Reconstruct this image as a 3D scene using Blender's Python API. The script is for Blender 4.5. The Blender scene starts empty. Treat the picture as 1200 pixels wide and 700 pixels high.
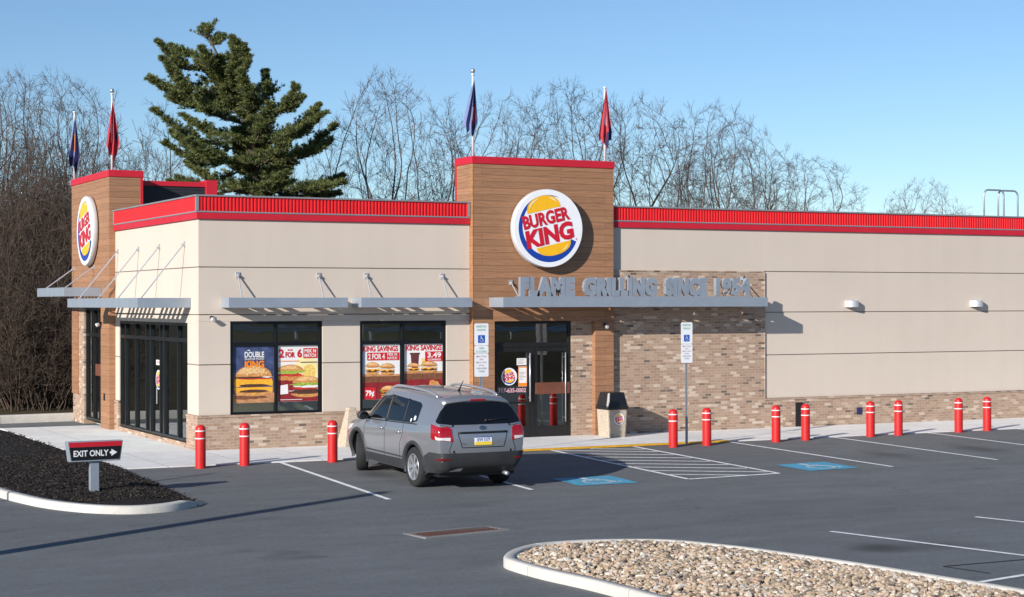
import bpy, bmesh, math, random
from mathutils import Vector, Matrix
from mathutils.bvhtree import BVHTree
from mathutils.noise import noise as mnoise

C = bpy.context.scene.collection
R = math.radians
PI = math.pi

# ------------------------------------------------------------------ materials
M = {}

def new_mat(name):
    m = bpy.data.materials.new(name)
    m.use_nodes = True
    nt = m.node_tree
    for n in list(nt.nodes):
        nt.nodes.remove(n)
    out = nt.nodes.new('ShaderNodeOutputMaterial')
    b = nt.nodes.new('ShaderNodeBsdfPrincipled')
    nt.links.new(b.outputs[0], out.inputs[0])
    return m, nt, b

def N(nt, kind, **kw):
    n = nt.nodes.new(kind)
    for k, v in kw.items():
        setattr(n, k, v)
    return n

def col4(c):
    return (c[0], c[1], c[2], 1.0)

def ramp(nt, fac, stops, interp='LINEAR'):
    r = N(nt, 'ShaderNodeValToRGB')
    r.color_ramp.interpolation = interp
    e = r.color_ramp.elements
    while len(e) > 1:
        e.remove(e[0])
    e[0].position = stops[0][0]; e[0].color = col4(stops[0][1])
    for p, c in stops[1:]:
        x = e.new(p); x.color = col4(c)
    nt.links.new(fac, r.inputs[0])
    return r.outputs[0]

def objco(nt):
    return N(nt, 'ShaderNodeTexCoord').outputs['Object']

def mapping(nt, vec, scale=(1, 1, 1), loc=(0, 0, 0), rot=(0, 0, 0)):
    m = N(nt, 'ShaderNodeMapping')
    m.inputs['Scale'].default_value = scale
    m.inputs['Location'].default_value = loc
    m.inputs['Rotation'].default_value = rot
    nt.links.new(vec, m.inputs[0])
    return m.outputs[0]

def noise(nt, vec, scale, detail=4, rough=.55, dist=0):
    n = N(nt, 'ShaderNodeTexNoise')
    n.inputs['Scale'].default_value = scale
    n.inputs['Detail'].default_value = detail
    n.inputs['Roughness'].default_value = rough
    n.inputs['Distortion'].default_value = dist
    if vec is not None:
        nt.links.new(vec, n.inputs['Vector'])
    return n.outputs[0]

def mix(nt, fac, a, b, mode='MIX'):
    m = N(nt, 'ShaderNodeMix', data_type='RGBA', blend_type=mode)
    if isinstance(fac, (int, float)):
        m.inputs[0].default_value = fac
    else:
        nt.links.new(fac, m.inputs[0])
    for i, v in ((6, a), (7, b)):
        if isinstance(v, (tuple, list)):
            m.inputs[i].default_value = col4(v)
        else:
            nt.links.new(v, m.inputs[i])
    return m.outputs[2]

def bump(nt, b, h, strength=.3, dist=.01):
    n = N(nt, 'ShaderNodeBump')
    n.inputs['Strength'].default_value = strength
    n.inputs['Distance'].default_value = dist
    nt.links.new(h, n.inputs['Height'])
    nt.links.new(n.outputs[0], b.inputs['Normal'])

def plain(name, c, rough=.6, metal=0., vary=.12, scale=4., spec=.5, coat=0.):
    m, nt, b = new_mat(name)
    co = objco(nt)
    n1 = noise(nt, co, scale, 5)
    lo = tuple(x * (1 - vary) for x in c)
    hi = tuple(min(1, x * (1 + vary)) for x in c)
    nt.links.new(ramp(nt, n1, [(.3, lo), (.7, hi)]), b.inputs['Base Color'])
    b.inputs['Roughness'].default_value = rough
    b.inputs['Metallic'].default_value = metal
    b.inputs['Specular IOR Level'].default_value = spec
    b.inputs['Coat Weight'].default_value = coat
    M[name] = m
    return m

def eifs(name, c):
    m, nt, b = new_mat(name)
    co = objco(nt)
    big = noise(nt, mapping(nt, co, (.35, .35, .5)), 1.0, 5, .6)
    streak = noise(nt, mapping(nt, co, (2.2, 2.2, .12)), 1.0, 4, .6)
    fine = noise(nt, co, 160, 2)
    c1 = ramp(nt, big, [(.3, tuple(x * .965 for x in c)), (.7, tuple(x * 1.02 for x in c))])
    c2 = mix(nt, .22, c1, ramp(nt, streak, [(.3, (.88, .87, .86)), (.6, (1, 1, 1))]), 'MULTIPLY')
    nt.links.new(c2, b.inputs['Base Color'])
    b.inputs['Roughness'].default_value = .92
    b.inputs['Specular IOR Level'].default_value = .2
    bump(nt, b, fine, .35, .004)
    M[name] = m

def brick(name):
    m, nt, b = new_mat(name)
    co = objco(nt)
    sx = N(nt, 'ShaderNodeSeparateXYZ'); nt.links.new(co, sx.inputs[0])
    ad = N(nt, 'ShaderNodeMath', operation='ADD')
    nt.links.new(sx.outputs[0], ad.inputs[0]); nt.links.new(sx.outputs[1], ad.inputs[1])
    cv = N(nt, 'ShaderNodeCombineXYZ')
    nt.links.new(ad.outputs[0], cv.inputs[0]); nt.links.new(sx.outputs[2], cv.inputs[1])
    t = N(nt, 'ShaderNodeTexBrick')
    t.offset = .5
    nt.links.new(cv.outputs[0], t.inputs['Vector'])
    t.inputs['Color1'].default_value = (0, 0, 0, 1)
    t.inputs['Color2'].default_value = (1, 1, 1, 1)
    t.inputs['Mortar'].default_value = (.5, .5, .5, 1)
    t.inputs['Scale'].default_value = 1.0
    t.inputs['Mortar Size'].default_value = .006
    t.inputs['Mortar Smooth'].default_value = .2
    t.inputs['Bias'].default_value = 0
    t.inputs['Brick Width'].default_value = .205
    t.inputs['Row Height'].default_value = .073
    cr = ramp(nt, t.outputs['Color'], [(0, (.17, .125, .10)), (.03, (.22, .16, .12)), (.06, (.37, .235, .165)), (.35, (.43, .285, .20)),
                                       (.75, (.48, .33, .235)), (.86, (.52, .37, .265)), (.92, (.64, .50, .385)), (1, (.70, .56, .44))])
    n1 = noise(nt, co, 35, 4)
    c2 = mix(nt, .6, cr, ramp(nt, n1, [(.25, (.72, .7, .68)), (.75, (1.0, 1.0, 1.0))]), 'MULTIPLY')
    c3 = mix(nt, t.outputs['Fac'], c2, (.47, .41, .34))
    nt.links.new(c3, b.inputs['Base Color'])
    b.inputs['Roughness'].default_value = .9
    b.inputs['Specular IOR Level'].default_value = .25
    inv = N(nt, 'ShaderNodeMath', operation='MULTIPLY_ADD')
    inv.inputs[1].default_value = -1; inv.inputs[2].default_value = 1
    nt.links.new(t.outputs['Fac'], inv.inputs[0])
    bump(nt, b, inv.outputs[0], .6, .012)
    M[name] = m

def planks(name, dark, light):
    m, nt, b = new_mat(name)
    co = objco(nt)
    sx = N(nt, 'ShaderNodeSeparateXYZ'); nt.links.new(co, sx.inputs[0])
    ad = N(nt, 'ShaderNodeMath', operation='ADD')
    nt.links.new(sx.outputs[0], ad.inputs[0]); nt.links.new(sx.outputs[1], ad.inputs[1])
    cv = N(nt, 'ShaderNodeCombineXYZ')
    nt.links.new(ad.outputs[0], cv.inputs[0]); nt.links.new(sx.outputs[2], cv.inputs[1])
    t = N(nt, 'ShaderNodeTexBrick'); t.offset = .37
    nt.links.new(cv.outputs[0], t.inputs['Vector'])
    t.inputs['Color1'].default_value = (0, 0, 0, 1); t.inputs['Color2'].default_value = (1, 1, 1, 1)
    t.inputs['Mortar'].default_value = (.5, .5, .5, 1)
    t.inputs['Scale'].default_value = 1
    t.inputs['Mortar Size'].default_value = .004
    t.inputs['Brick Width'].default_value = 3.6
    t.inputs['Row Height'].default_value = .165
    tone = ramp(nt, t.outputs['Color'], [(0, tuple(x * .86 for x in light)), (1, tuple(x * 1.08 for x in light))])
    g = noise(nt, mapping(nt, cv.outputs[0], (1.1, 26, 1)), 1.6, 7, .65, .35)
    g2 = noise(nt, mapping(nt, cv.outputs[0], (4, 120, 1)), 1.5, 3, .6)
    wood = mix(nt, ramp(nt, g, [(.30, (1, 1, 1)), (.56, (0, 0, 0))]), tone, dark)
    wood = mix(nt, .4, wood, ramp(nt, g2, [(.3, (.74, .72, .70)), (.6, (1, 1, 1))]), 'MULTIPLY')
    c3 = mix(nt, t.outputs['Fac'], wood, tuple(x * .62 for x in dark))
    nt.links.new(c3, b.inputs['Base Color'])
    b.inputs['Roughness'].default_value = .55
    inv = N(nt, 'ShaderNodeMath', operation='MULTIPLY_ADD')
    inv.inputs[1].default_value = -1; inv.inputs[2].default_value = 1
    nt.links.new(t.outputs['Fac'], inv.inputs[0])
    bump(nt, b, inv.outputs[0], .5, .008)
    M[name] = m

def asphalt(name):
    m, nt, b = new_mat(name)
    co = objco(nt)
    big = noise(nt, mapping(nt, co, (.10, .22, 1)), 1, 5, .6, .4)
    mid = noise(nt, mapping(nt, co, (.8, 2.2, 1), rot=(0, 0, -.45)), 1, 5, .65)
    fine = noise(nt, co, 55, 3, .7)
    vor = N(nt, 'ShaderNodeTexVoronoi'); vor.inputs['Scale'].default_value = 70
    nt.links.new(co, vor.inputs['Vector'])
    base = ramp(nt, big, [(.3, (.134, .143, .146)), (.7, (.170, .180, .183))])
    c = mix(nt, .55, base, ramp(nt, mid, [(.28, (.72, .72, .72)), (.72, (1.2, 1.2, 1.2))]), 'MULTIPLY')
    c = mix(nt, .7, c, ramp(nt, fine, [(.3, (.72, .72, .72)), (.7, (1.25, 1.25, 1.25))]), 'MULTIPLY')
    gr2 = noise(nt, co, 13, 4, .8)
    c = mix(nt, .8, c, ramp(nt, gr2, [(.32, (.80, .80, .80)), (.68, (1.18, 1.18, 1.18))]), 'MULTIPLY')
    c = mix(nt, ramp(nt, vor.outputs['Color'], [(.93, (0, 0, 0)), (.97, (.6, .6, .6))]), c, (.24, .235, .225))
    # oil drips in the middle of the bays and darker fresh tar along the building
    st = noise(nt, mapping(nt, co, (.55, .9, 1), loc=(3.1, 1.7, 0)), 1.0, 3, .5)
    c = mix(nt, ramp(nt, st, [(.66, (0, 0, 0)), (.78, (.45, .45, .45))]), c, (.05, .05, .052))
    vc = N(nt, 'ShaderNodeTexVoronoi', feature='DISTANCE_TO_EDGE'); vc.inputs['Scale'].default_value = .13
    dn = N(nt, 'ShaderNodeTexNoise'); dn.inputs['Scale'].default_value = 1.3; dn.inputs['Detail'].default_value = 6
    nt.links.new(co, dn.inputs['Vector'])
    ds = N(nt, 'ShaderNodeVectorMath', operation='MULTIPLY_ADD'); ds.inputs[1].default_value = (1.6, 1.6, 0)
    nt.links.new(dn.outputs['Color'], ds.inputs[0]); nt.links.new(co, ds.inputs[2])
    nt.links.new(ds.outputs[0], vc.inputs['Vector'])
    msk = noise(nt, co, .21, 2)
    crk = mix(nt, 1.0, ramp(nt, vc.outputs['Distance'], [(.0, (.75, .75, .75)), (.0035, (.5, .5, .5)), (.006, (0, 0, 0))]), ramp(nt, msk, [(.60, (0, 0, 0)), (.68, (.5, .5, .5))]), 'MULTIPLY')
    c = mix(nt, crk, c, (.045, .046, .05))
    dr = noise(nt, co, 2.6, 2, .5)
    c = mix(nt, ramp(nt, dr, [(.70, (0, 0, 0)), (.78, (.38, .38, .38))]), c, (.06, .06, .062))
    gr = N(nt, 'ShaderNodeTexVoronoi'); gr.inputs['Scale'].default_value = 3.2
    nt.links.new(co, gr.inputs['Vector'])
    c = mix(nt, ramp(nt, gr.outputs['Distance'], [(.0, (.8, .8, .8)), (.045, (.5, .5, .5)), (.06, (0, 0, 0))]), c, (.34, .33, .31))
    for (ox, oy, ax, ay, k_) in ((5.35, -18.6, .62, .70, .75), (6.1, -18.8, 1.4, .6, .45), (17.6, -7.0, .7, 1.3, .55), (14.6, -7.2, .6, 1.2, .45), (1.9, -6.2, .5, .9, .5), (21, -6.8, .7, 1.2, .5)):
        gd = N(nt, 'ShaderNodeTexGradient', gradient_type='SPHERICAL')
        dd = N(nt, 'ShaderNodeVectorMath', operation='MULTIPLY_ADD'); dd.inputs[1].default_value = (.5, .5, 0); dd.inputs[2].default_value = (-.25 - ox, -.25 - oy, 0)
        nt.links.new(dn.outputs['Color'], dd.inputs[0])
        d2 = N(nt, 'ShaderNodeVectorMath', operation='ADD'); nt.links.new(dd.outputs[0], d2.inputs[0]); nt.links.new(co, d2.inputs[1])
        d3_ = N(nt, 'ShaderNodeVectorMath', operation='MULTIPLY'); d3_.inputs[1].default_value = (1 / ax, 1 / ay, 0); nt.links.new(d2.outputs[0], d3_.inputs[0])
        nt.links.new(d3_.outputs[0], gd.inputs[0])
        c = mix(nt, ramp(nt, gd.outputs[0], [(.0, (0, 0, 0)), (.75, (k_, k_, k_))]), c, (.045, .044, .043))
    # faint tyre sweeps along the aisle
    w = N(nt, 'ShaderNodeTexWave', wave_type='BANDS', bands_direction='Y')
    w.inputs['Scale'].default_value = .16; w.inputs['Distortion'].default_value = 5.5; w.inputs['Detail'].default_value = 3
    w.inputs['Detail Scale'].default_value = .7
    nt.links.new(mapping(nt, co, (.35, 1, 1), rot=(0, 0, .12)), w.inputs['Vector'])
    c = mix(nt, ramp(nt, w.outputs[0], [(.72, (0, 0, 0)), (.95, (.06, .06, .06))]), c, (.065, .067, .072))
    nt.links.new(c, b.inputs['Base Color'])
    b.inputs['Roughness'].default_value = .88
    b.inputs['Specular IOR Level'].default_value = .3
    bump(nt, b, fine, .5, .006)
    M[name] = m

def concrete(name, c, joints=None):
    m, nt, b = new_mat(name)
    co = objco(nt)
    n1 = noise(nt, co, .6, 6, .65)
    n2 = noise(nt, co, 9, 5, .7)
    n3 = noise(nt, co, 90, 2)
    k = ramp(nt, n1, [(.3, tuple(x * .84 for x in c)), (.7, tuple(x * 1.08 for x in c))])
    k = mix(nt, .5, k, ramp(nt, n2, [(.3, (.80, .79, .77)), (.62, (1.05, 1.05, 1.05))]), 'MULTIPLY')
    k = mix(nt, .4, k, ramp(nt, n3, [(.3, (.8, .8, .8)), (.7, (1.1, 1.1, 1.1))]), 'MULTIPLY')
    if joints:
        t = N(nt, 'ShaderNodeTexBrick'); t.offset = 0
        t.inputs['Scale'].default_value = 1
        t.inputs['Brick Width'].default_value = joints; t.inputs['Row Height'].default_value = joints
        t.inputs['Mortar Size'].default_value = .010
        nt.links.new(co, t.inputs['Vector'])
        k = mix(nt, t.outputs['Fac'], k, tuple(x * .42 for x in c))
    nt.links.new(k, b.inputs['Base Color'])
    b.inputs['Roughness'].default_value = .9
    b.inputs['Specular IOR Level'].default_value = .25
    bump(nt, b, n3, .25, .004)
    M[name] = m

def glass(name, tint=(.74, .80, .78), rough=.015, dark=.0):
    # architectural glass: part of the light passes straight through, the rest is mirrored by angle
    m = bpy.data.materials.new(name); m.use_nodes = True
    nt = m.node_tree
    for n in list(nt.nodes):
        nt.nodes.remove(n)
    out = N(nt, 'ShaderNodeOutputMaterial')
    tr = N(nt, 'ShaderNodeBsdfTransparent'); tr.inputs[0].default_value = col4(tint)
    gl = N(nt, 'ShaderNodeBsdfGlossy'); gl.inputs['Roughness'].default_value = rough
    gl.inputs[0].default_value = (.9, .95, .95, 1)
    fr = N(nt, 'ShaderNodeFresnel'); fr.inputs[0].default_value = 1.65
    co = objco(nt)
    wv = noise(nt, mapping(nt, co, (.8, .8, 1.3)), 1.0, 2)
    bp = N(nt, 'ShaderNodeBump'); bp.inputs['Strength'].default_value = .06; bp.inputs['Distance'].default_value = .02
    nt.links.new(wv, bp.inputs['Height'])
    nt.links.new(bp.outputs[0], gl.inputs['Normal'])
    sc = N(nt, 'ShaderNodeMath', operation='MULTIPLY_ADD'); sc.inputs[1].default_value = 1.0; sc.inputs[2].default_value = .17
    nt.links.new(fr.outputs[0], sc.inputs[0])
    mx = N(nt, 'ShaderNodeMixShader')
    nt.links.new(sc.outputs[0], mx.inputs[0]); nt.links.new(tr.outputs[0], mx.inputs[1]); nt.links.new(gl.outputs[0], mx.inputs[2])
    nt.links.new(mx.outputs[0], out.inputs[0])
    M[name] = m

def island_mat(name, stops, rough=.85, spec=.3, extra=None):
    # every loose piece of one mesh gets its own tone
    m, nt, b = new_mat(name)
    g = N(nt, 'ShaderNodeNewGeometry')
    c = ramp(nt, g.outputs['Random Per Island'], stops)
    n1 = noise(nt, objco(nt), 40, 3)
    c = mix(nt, .5, c, ramp(nt, n1, [(.3, (.72, .70, .68)), (.65, (1.05, 1.05, 1.05))]), 'MULTIPLY')
    nt.links.new(c, b.inputs['Base Color'])
    b.inputs['Roughness'].default_value = rough
    b.inputs['Specular IOR Level'].default_value = spec
    M[name] = m

eifs('stucco', (.64, .55, .465))
plain('joint_shadow', (.20, .17, .145), .95, vary=.05)
brick('brick')
planks('wood', (.26, .128, .066), (.41, .212, .112))
asphalt('asphalt')
concrete('sidewalk', (.83, .82, .79), 1.75)
concrete('kerb', (.60, .575, .525))
concrete('kerb_grey', (.36, .35, .33))
concrete('collar_grey', (.24, .235, .23))
plain('red_metal', (.72, .016, .022), .5, 0, .07, 2)
plain('red_coping', (.56, .014, .032), .5, 0, .07, 2)
plain('grey_trim', (.30, .31, .33), .45, .3, .06)
plain('aluminium', (.36, .41, .47), .42, .35, .06, 3)
plain('letter_metal', (.40, .44, .50), .38, .45, .08, 3)
plain('steel', (.62, .63, .65), .35, .6, .06)
plain('galvanised', (.45, .47, .50), .42, .7, .12, 25)
plain('white_paint', (.80, .80, .80), .5, 0, .04)
plain('sign_white', (.86, .87, .90), .25, 0, .03, spec=.5)
plain('sign_side', (.60, .61, .62), .4, .1, .05)
plain('logo_red', (.62, .010, .028), .35, 0, .04)
plain('logo_yellow', (.95, .50, .014), .35, 0, .06)
plain('logo_blue', (.010, .055, .36), .35, 0, .04)
plain('logo_shine', (.98, .80, .42), .35, 0, .03)
plain('frame_black', (.012, .013, .015), .35, .3, .1)
plain('frame_bronze', (.018, .017, .017), .4, .2, .1)
glass('glass')
plain('bollard_red', (.60, .016, .016), .42, 0, .10, 6)
plain('bollard_band', (.85, .80, .78), .5, 0, .05)
plain('yellow_paint', (.78, .42, .015), .7, 0, .22, 7)
plain('lid_black', (.014, .015, .017), .35, 0, .2)
plain('sign_blue', (.010, .10, .48), .4, 0, .04)
plain('sign_green', (.05, .30, .13), .5, 0, .05)
plain('sign_ink', (.04, .05, .05), .6, 0, .05)
plain('sign_redink', (.45, .16, .17), .6, 0, .05)
plain('panel_black', (.010, .010, .012), .3, 0, .1)
plain('panel_red', (.55, .014, .03), .35, 0, .05)
plain('louvre_dark', (.028, .030, .034), .6, .2, .15)
plain('roofing', (.42, .42, .41), .9, 0, .15, 1)
plain('interior_wall', (.50, .44, .36), .9, 0, .1)
plain('interior_floor', (.62, .58, .52), .5, 0, .15, 2)
plain('interior_dark', (.05, .045, .04), .8, 0, .2)
plain('table_wood', (.25, .14, .07), .4, 0, .2)
plain('pale_laminate', (.60, .60, .56), .5, 0, .05)
plain('rust', (.13, .055, .038), .9, 0, .4, 18)
plain('steel_lamp', (.75, .76, .77), .3, .5, .05)
plain('line_paint', (.84, .84, .83), .8, 0, .16, 9)
plain('symbol_blue', (.07, .34, .50), .8, 0, .22, 6)
plain('symbol_white', (.58, .66, .70), .8, 0, .22, 9)
plain('paper_white', (.82, .80, .78), .6, 0, .03)
plain('ink_red', (.60, .012, .022), .55, 0, .05)
plain('ink_orange', (.90, .26, .015), .55, 0, .05)
plain('ink_navy', (.050, .072, .17), .6, 0, .55, 5)
plain('ink_sky', (.42, .50, .66), .6, 0, .2, 4)
plain('ink_brown', (.20, .075, .035), .6, 0, .35, 9)
plain('ink_wood', (.52, .25, .11), .6, 0, .35, 7)
plain('ink_bun', (.62, .29, .085), .6, 0, .28, 14)
plain('ink_bun_light', (.78, .47, .20), .6, 0, .28, 16)
plain('ink_patty', (.085, .032, .02), .6, 0, .5, 22)
plain('ink_cheese', (.92, .44, .03), .55, 0, .15, 9)
plain('ink_lettuce', (.32, .46, .06), .6, 0, .5, 25)
plain('ink_tomato', (.52, .035, .02), .6, 0, .3, 12)
plain('ink_glow', (.95, .78, .40), .6, 0, .12, 4)
plain('ink_maroon', (.26, .015, .02), .6, 0, .3, 5)
plain('ink_cup', (.14, .03, .035), .6, 0, .2, 5)
plain('ink_fries', (.93, .58, .15), .6, 0, .3, 25)
plain('ink_nugget', (.62, .25, .07), .6, 0, .4, 18)
plain('ink_pink', (.85, .45, .52), .6, 0, .05)
plain('bin_body', (.47, .39, .30), .9, 0, .45, 45)
plain('push_plate', (.17, .060, .035), .5, 0, .12)
plain('flag_red', (.44, .03, .045), .75, 0, .1)
plain('flag_blue', (.17, .20, .38), .75, 0, .15)
plain('flag_navy', (.020, .024, .09), .75, 0, .15)
plain('flag_white', (.72, .72, .78), .75, 0, .05)
plain('flag_yellow', (.80, .46, .06), .75, 0, .1)
plain('pole_white', (.78, .77, .76), .35, .1, .04)
plain('pine_bark', (.10, .072, .052), .95, 0, .35, 12)
plain('car_black', (.013, .013, .014), .55, 0, .15)
plain('cladding', (.034, .036, .039), .6, 0, .15)
plain('tyre', (.018, .018, .019), .85, 0, .25, 9)
plain('chrome', (.68, .69, .71), .18, .95, .03)
plain('alloy', (.60, .61, .63), .28, .75, .05)
plain('lamp_red', (.34, .004, .010), .12, 0, .15, 20, coat=.6)
plain('reflector_red', (.16, .008, .010), .3, 0, .1)
plain('lamp_clear', (.72, .68, .68), .12, 0, .15, 20, coat=.6)
plain('plate_white', (.75, .78, .85), .5, 0, .05)
plain('plate_yellow', (.86, .62, .05), .5, 0, .05)
plain('plate_blue', (.05, .09, .30), .5, 0, .05)
plain('seam', (.015, .015, .016), .7, 0, .05)
m_, nt_, b_ = new_mat('car_paint')
co_ = objco(nt_)
nt_.links.new(ramp(nt_, noise(nt_, co_, 900, 1), [(.35, (.37, .38, .40)), (.7, (.47, .48, .50))]), b_.inputs['Base Color'])
b_.inputs['Metallic'].default_value = .70; b_.inputs['Roughness'].default_value = .33
b_.inputs['Coat Weight'].default_value = .7; b_.inputs['Coat Roughness'].default_value = .06
M['car_paint'] = m_
m_, nt_, b_ = new_mat('car_glass')
b_.inputs['Base Color'].default_value = (.006, .007, .009, 1); b_.inputs['Roughness'].default_value = .03
b_.inputs['Specular IOR Level'].default_value = .55
M['car_glass'] = m_

def bark(name, a, bcol):
    m, nt, b = new_mat(name)
    co = objco(nt)
    n1 = noise(nt, mapping(nt, co, (6, 6, 1.2)), 2, 5, .65)
    n2 = noise(nt, co, .5, 2)
    c = ramp(nt, n1, [(.3, a), (.7, bcol)])
    c = mix(nt, .5, c, ramp(nt, n2, [(.35, (.48, .45, .43)), (.65, (1.2, 1.17, 1.13))]), 'MULTIPLY')
    nt.links.new(c, b.inputs['Base Color'])
    b.inputs['Roughness'].default_value = .95; b.inputs['Specular IOR Level'].default_value = .15
    M[name] = m
bark('bark_grey', (.07, .058, .05), (.19, .165, .145))
bark('bark_brown', (.06, .045, .036), (.17, .125, .10))
bark('bark_pale', (.16, .13, .10), (.34, .29, .23))
bark('twig', (.058, .042, .033), (.125, .094, .074))
bark('brush', (.050, .038, .031), (.15, .112, .088))
island_mat('needles', [(0, (.05, .08, .034)), (.35, (.13, .175, .062)), (.7, (.24, .27, .09)), (1, (.38, .36, .14))], .7, .25)
island_mat('pebbles', [(0, (.10, .082, .068)), (.1, (.22, .175, .135)), (.25, (.39, .30, .205)), (.45, (.50, .39, .27)), (.62, (.55, .43, .32)), (.74, (.43, .28, .19)), (.84, (.64, .56, .46)), (.92, (.70, .64, .55)), (1, (.30, .29, .285))])
island_mat('mulch', [(0, (.010, .009, .009)), (.5, (.022, .019, .018)), (.8, (.045, .038, .034)), (1, (.11, .09, .075))], .9, .2)
# needles let some light through
nt_ = M['needles'].node_tree
pb_ = next(n for n in nt_.nodes if n.type == 'BSDF_PRINCIPLED'); ou_ = next(n for n in nt_.nodes if n.type == 'OUTPUT_MATERIAL')
tl_ = N(nt_, 'ShaderNodeBsdfTranslucent'); nt_.links.new(pb_.inputs['Base Color'].links[0].from_socket, tl_.inputs[0])
mx_ = N(nt_, 'ShaderNodeMixShader'); mx_.inputs[0].default_value = .35
nt_.links.new(pb_.outputs[0], mx_.inputs[1]); nt_.links.new(tl_.outputs[0], mx_.inputs[2]); nt_.links.new(mx_.outputs[0], ou_.inputs[0])
m_, nt_, b_ = new_mat('ground')
co_ = objco(nt_)
g1_ = noise(nt_, co_, .12, 6, .65); g2_ = noise(nt_, co_, 2.5, 6, .7)
k_ = ramp(nt_, g1_, [(.3, (.060, .044, .030)), (.5, (.085, .068, .040)), (.7, (.070, .066, .032))])
k_ = mix(nt_, .7, k_, ramp(nt_, g2_, [(.3, (.5, .5, .5)), (.7, (1.25, 1.25, 1.25))]), 'MULTIPLY')
nt_.links.new(k_, b_.inputs['Base Color']); b_.inputs['Roughness'].default_value = 1
b_.inputs['Specular IOR Level'].default_value = .1
M['ground'] = m_

# ------------------------------------------------------------------ mesh builder
class MB:
    def __init__(s):
        s.v = []; s.f = []; s.m = []; s.cur = 0
    def add(s, vs, fs):
        o = len(s.v)
        s.v.extend([tuple(p) for p in vs])
        for f in fs:
            s.f.append(tuple(i + o for i in f)); s.m.append(s.cur)
        return s
    def mat(s, i):
        s.cur = i
        return s
    def box(s, x0, x1, y0, y1, z0, z1):
        vs = [(x0, y0, z0), (x1, y0, z0), (x1, y1, z0), (x0, y1, z0), (x0, y0, z1), (x1, y0, z1), (x1, y1, z1), (x0, y1, z1)]
        return s.add(vs, [(3, 2, 1, 0), (4, 5, 6, 7), (0, 1, 5, 4), (1, 2, 6, 5), (2, 3, 7, 6), (3, 0, 4, 7)])
    def quad(s, a, b, c, d):
        return s.add([a, b, c, d], [(0, 1, 2, 3)])
    def prism(s, pts, z0, z1):
        n = len(pts)
        vs = [(x, y, z0) for x, y in pts] + [(x, y, z1) for x, y in pts]
        fs = [tuple(range(n - 1, -1, -1)), tuple(range(n, 2 * n))]
        fs += [(i, (i + 1) % n, n + (i + 1) % n, n + i) for i in range(n)]
        return s.add(vs, fs)
    def tube(s, path, radii, n=8, cap=True):
        path = [Vector(p) for p in path]
        if isinstance(radii, (int, float)):
            radii = [radii] * len(path)
        t0 = (path[1] - path[0]).normalized()
        a = t0.orthogonal().normalized()
        vs = []
        for i, p in enumerate(path):
            if i == 0: t = t0
            elif i == len(path) - 1: t = (path[i] - path[i - 1]).normalized()
            else: t = ((path[i + 1] - path[i]).normalized() + (path[i] - path[i - 1]).normalized()).normalized()
            a = (a - t * a.dot(t)).normalized()
            b = t.cross(a)
            for k in range(n):
                w = 2 * PI * k / n
                vs.append(p + (a * math.cos(w) + b * math.sin(w)) * radii[i])
        fs = []
        for i in range(len(path) - 1):
            for k in range(n):
                k2 = (k + 1) % n
                fs.append((i * n + k, i * n + k2, (i + 1) * n + k2, (i + 1) * n + k))
        if cap:
            fs.append(tuple(range(n - 1, -1, -1)))
            o = (len(path) - 1) * n
            fs.append(tuple(range(o, o + n)))
        return s.add(vs, fs)
    def lathe(s, prof, n=24, c=(0, 0, 0)):
        vs = []
        for r, z in prof:
            for k in range(n):
                w = 2 * PI * k / n
                vs.append((c[0] + r * math.cos(w), c[1] + r * math.sin(w), c[2] + z))
        fs = []
        for i in range(len(prof) - 1):
            for k in range(n):
                k2 = (k + 1) % n
                fs.append((i * n + k, i * n + k2, (i + 1) * n + k2, (i + 1) * n + k))
        fs.append(tuple(range(n - 1, -1, -1)))
        o = (len(prof) - 1) * n
        fs.append(tuple(range(o, o + n)))
        return s.add(vs, fs)
    def xform(s, mtx):
        s.v = [tuple(mtx @ Vector(p)) for p in s.v]
        return s
    def merge(s, other, mtx=None, moff=0):
        o = len(s.v)
        s.v.extend([tuple(mtx @ Vector(p)) if mtx else p for p in other.v])
        s.f.extend([tuple(i + o for i in f) for f in other.f])
        s.m.extend([i + moff for i in other.m])
        return s
    def mesh(s, name, mats, smooth=False):
        me = bpy.data.meshes.new(name)
        me.from_pydata(s.v, [], s.f)
        for m in (mats if isinstance(mats, (list, tuple)) else [mats]):
            me.materials.append(M[m] if isinstance(m, str) else m)
        if any(s.m):
            me.polygons.foreach_set('material_index', s.m)
        if smooth:
            me.polygons.foreach_set('use_smooth', [True] * len(me.polygons))
        me.update()
        return me
    def build(s, name, mats, parent=None, smooth=False, bevel=0, loc=None, segs=2):
        o = bpy.data.objects.new(name, s.mesh(name, mats, smooth))
        C.objects.link(o)
        if parent is not None:
            o.parent = parent
        if loc is not None:
            o.location = loc
        if bevel:
            b = o.modifiers.new('bevel', 'BEVEL'); b.width = bevel; b.segments = segs; b.limit_method = 'ANGLE'; b.angle_limit = R(40)
        return o

def build_each(mb, name, mats, parent, bevel=0):
    # one object for each box of the builder
    out = []
    for i in range(0, len(mb.v), 8):
        k = MB(); k.v = mb.v[i:i + 8]; k.f = [tuple(q - i for q in f) for f in mb.f if i <= f[0] < i + 8]; k.m = [0] * len(k.f)
        out.append(k.build(name, mats, parent, bevel=bevel))
    return out

def auto_smooth(o, ang=40):
    me = o.data
    bm = bmesh.new(); bm.from_mesh(me)
    for f in bm.faces: f.smooth = True
    for e in bm.edges:
        if len(e.link_faces) == 2 and e.calc_face_angle(0) > R(ang): e.smooth = False
    bm.to_mesh(me); bm.free()
    return o

def tag(o, label=None, cat=None, group=None, kind=None):
    if label: o['label'] = label
    if cat: o['category'] = cat
    if group: o['group'] = group
    if kind: o['kind'] = kind
    return o

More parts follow.
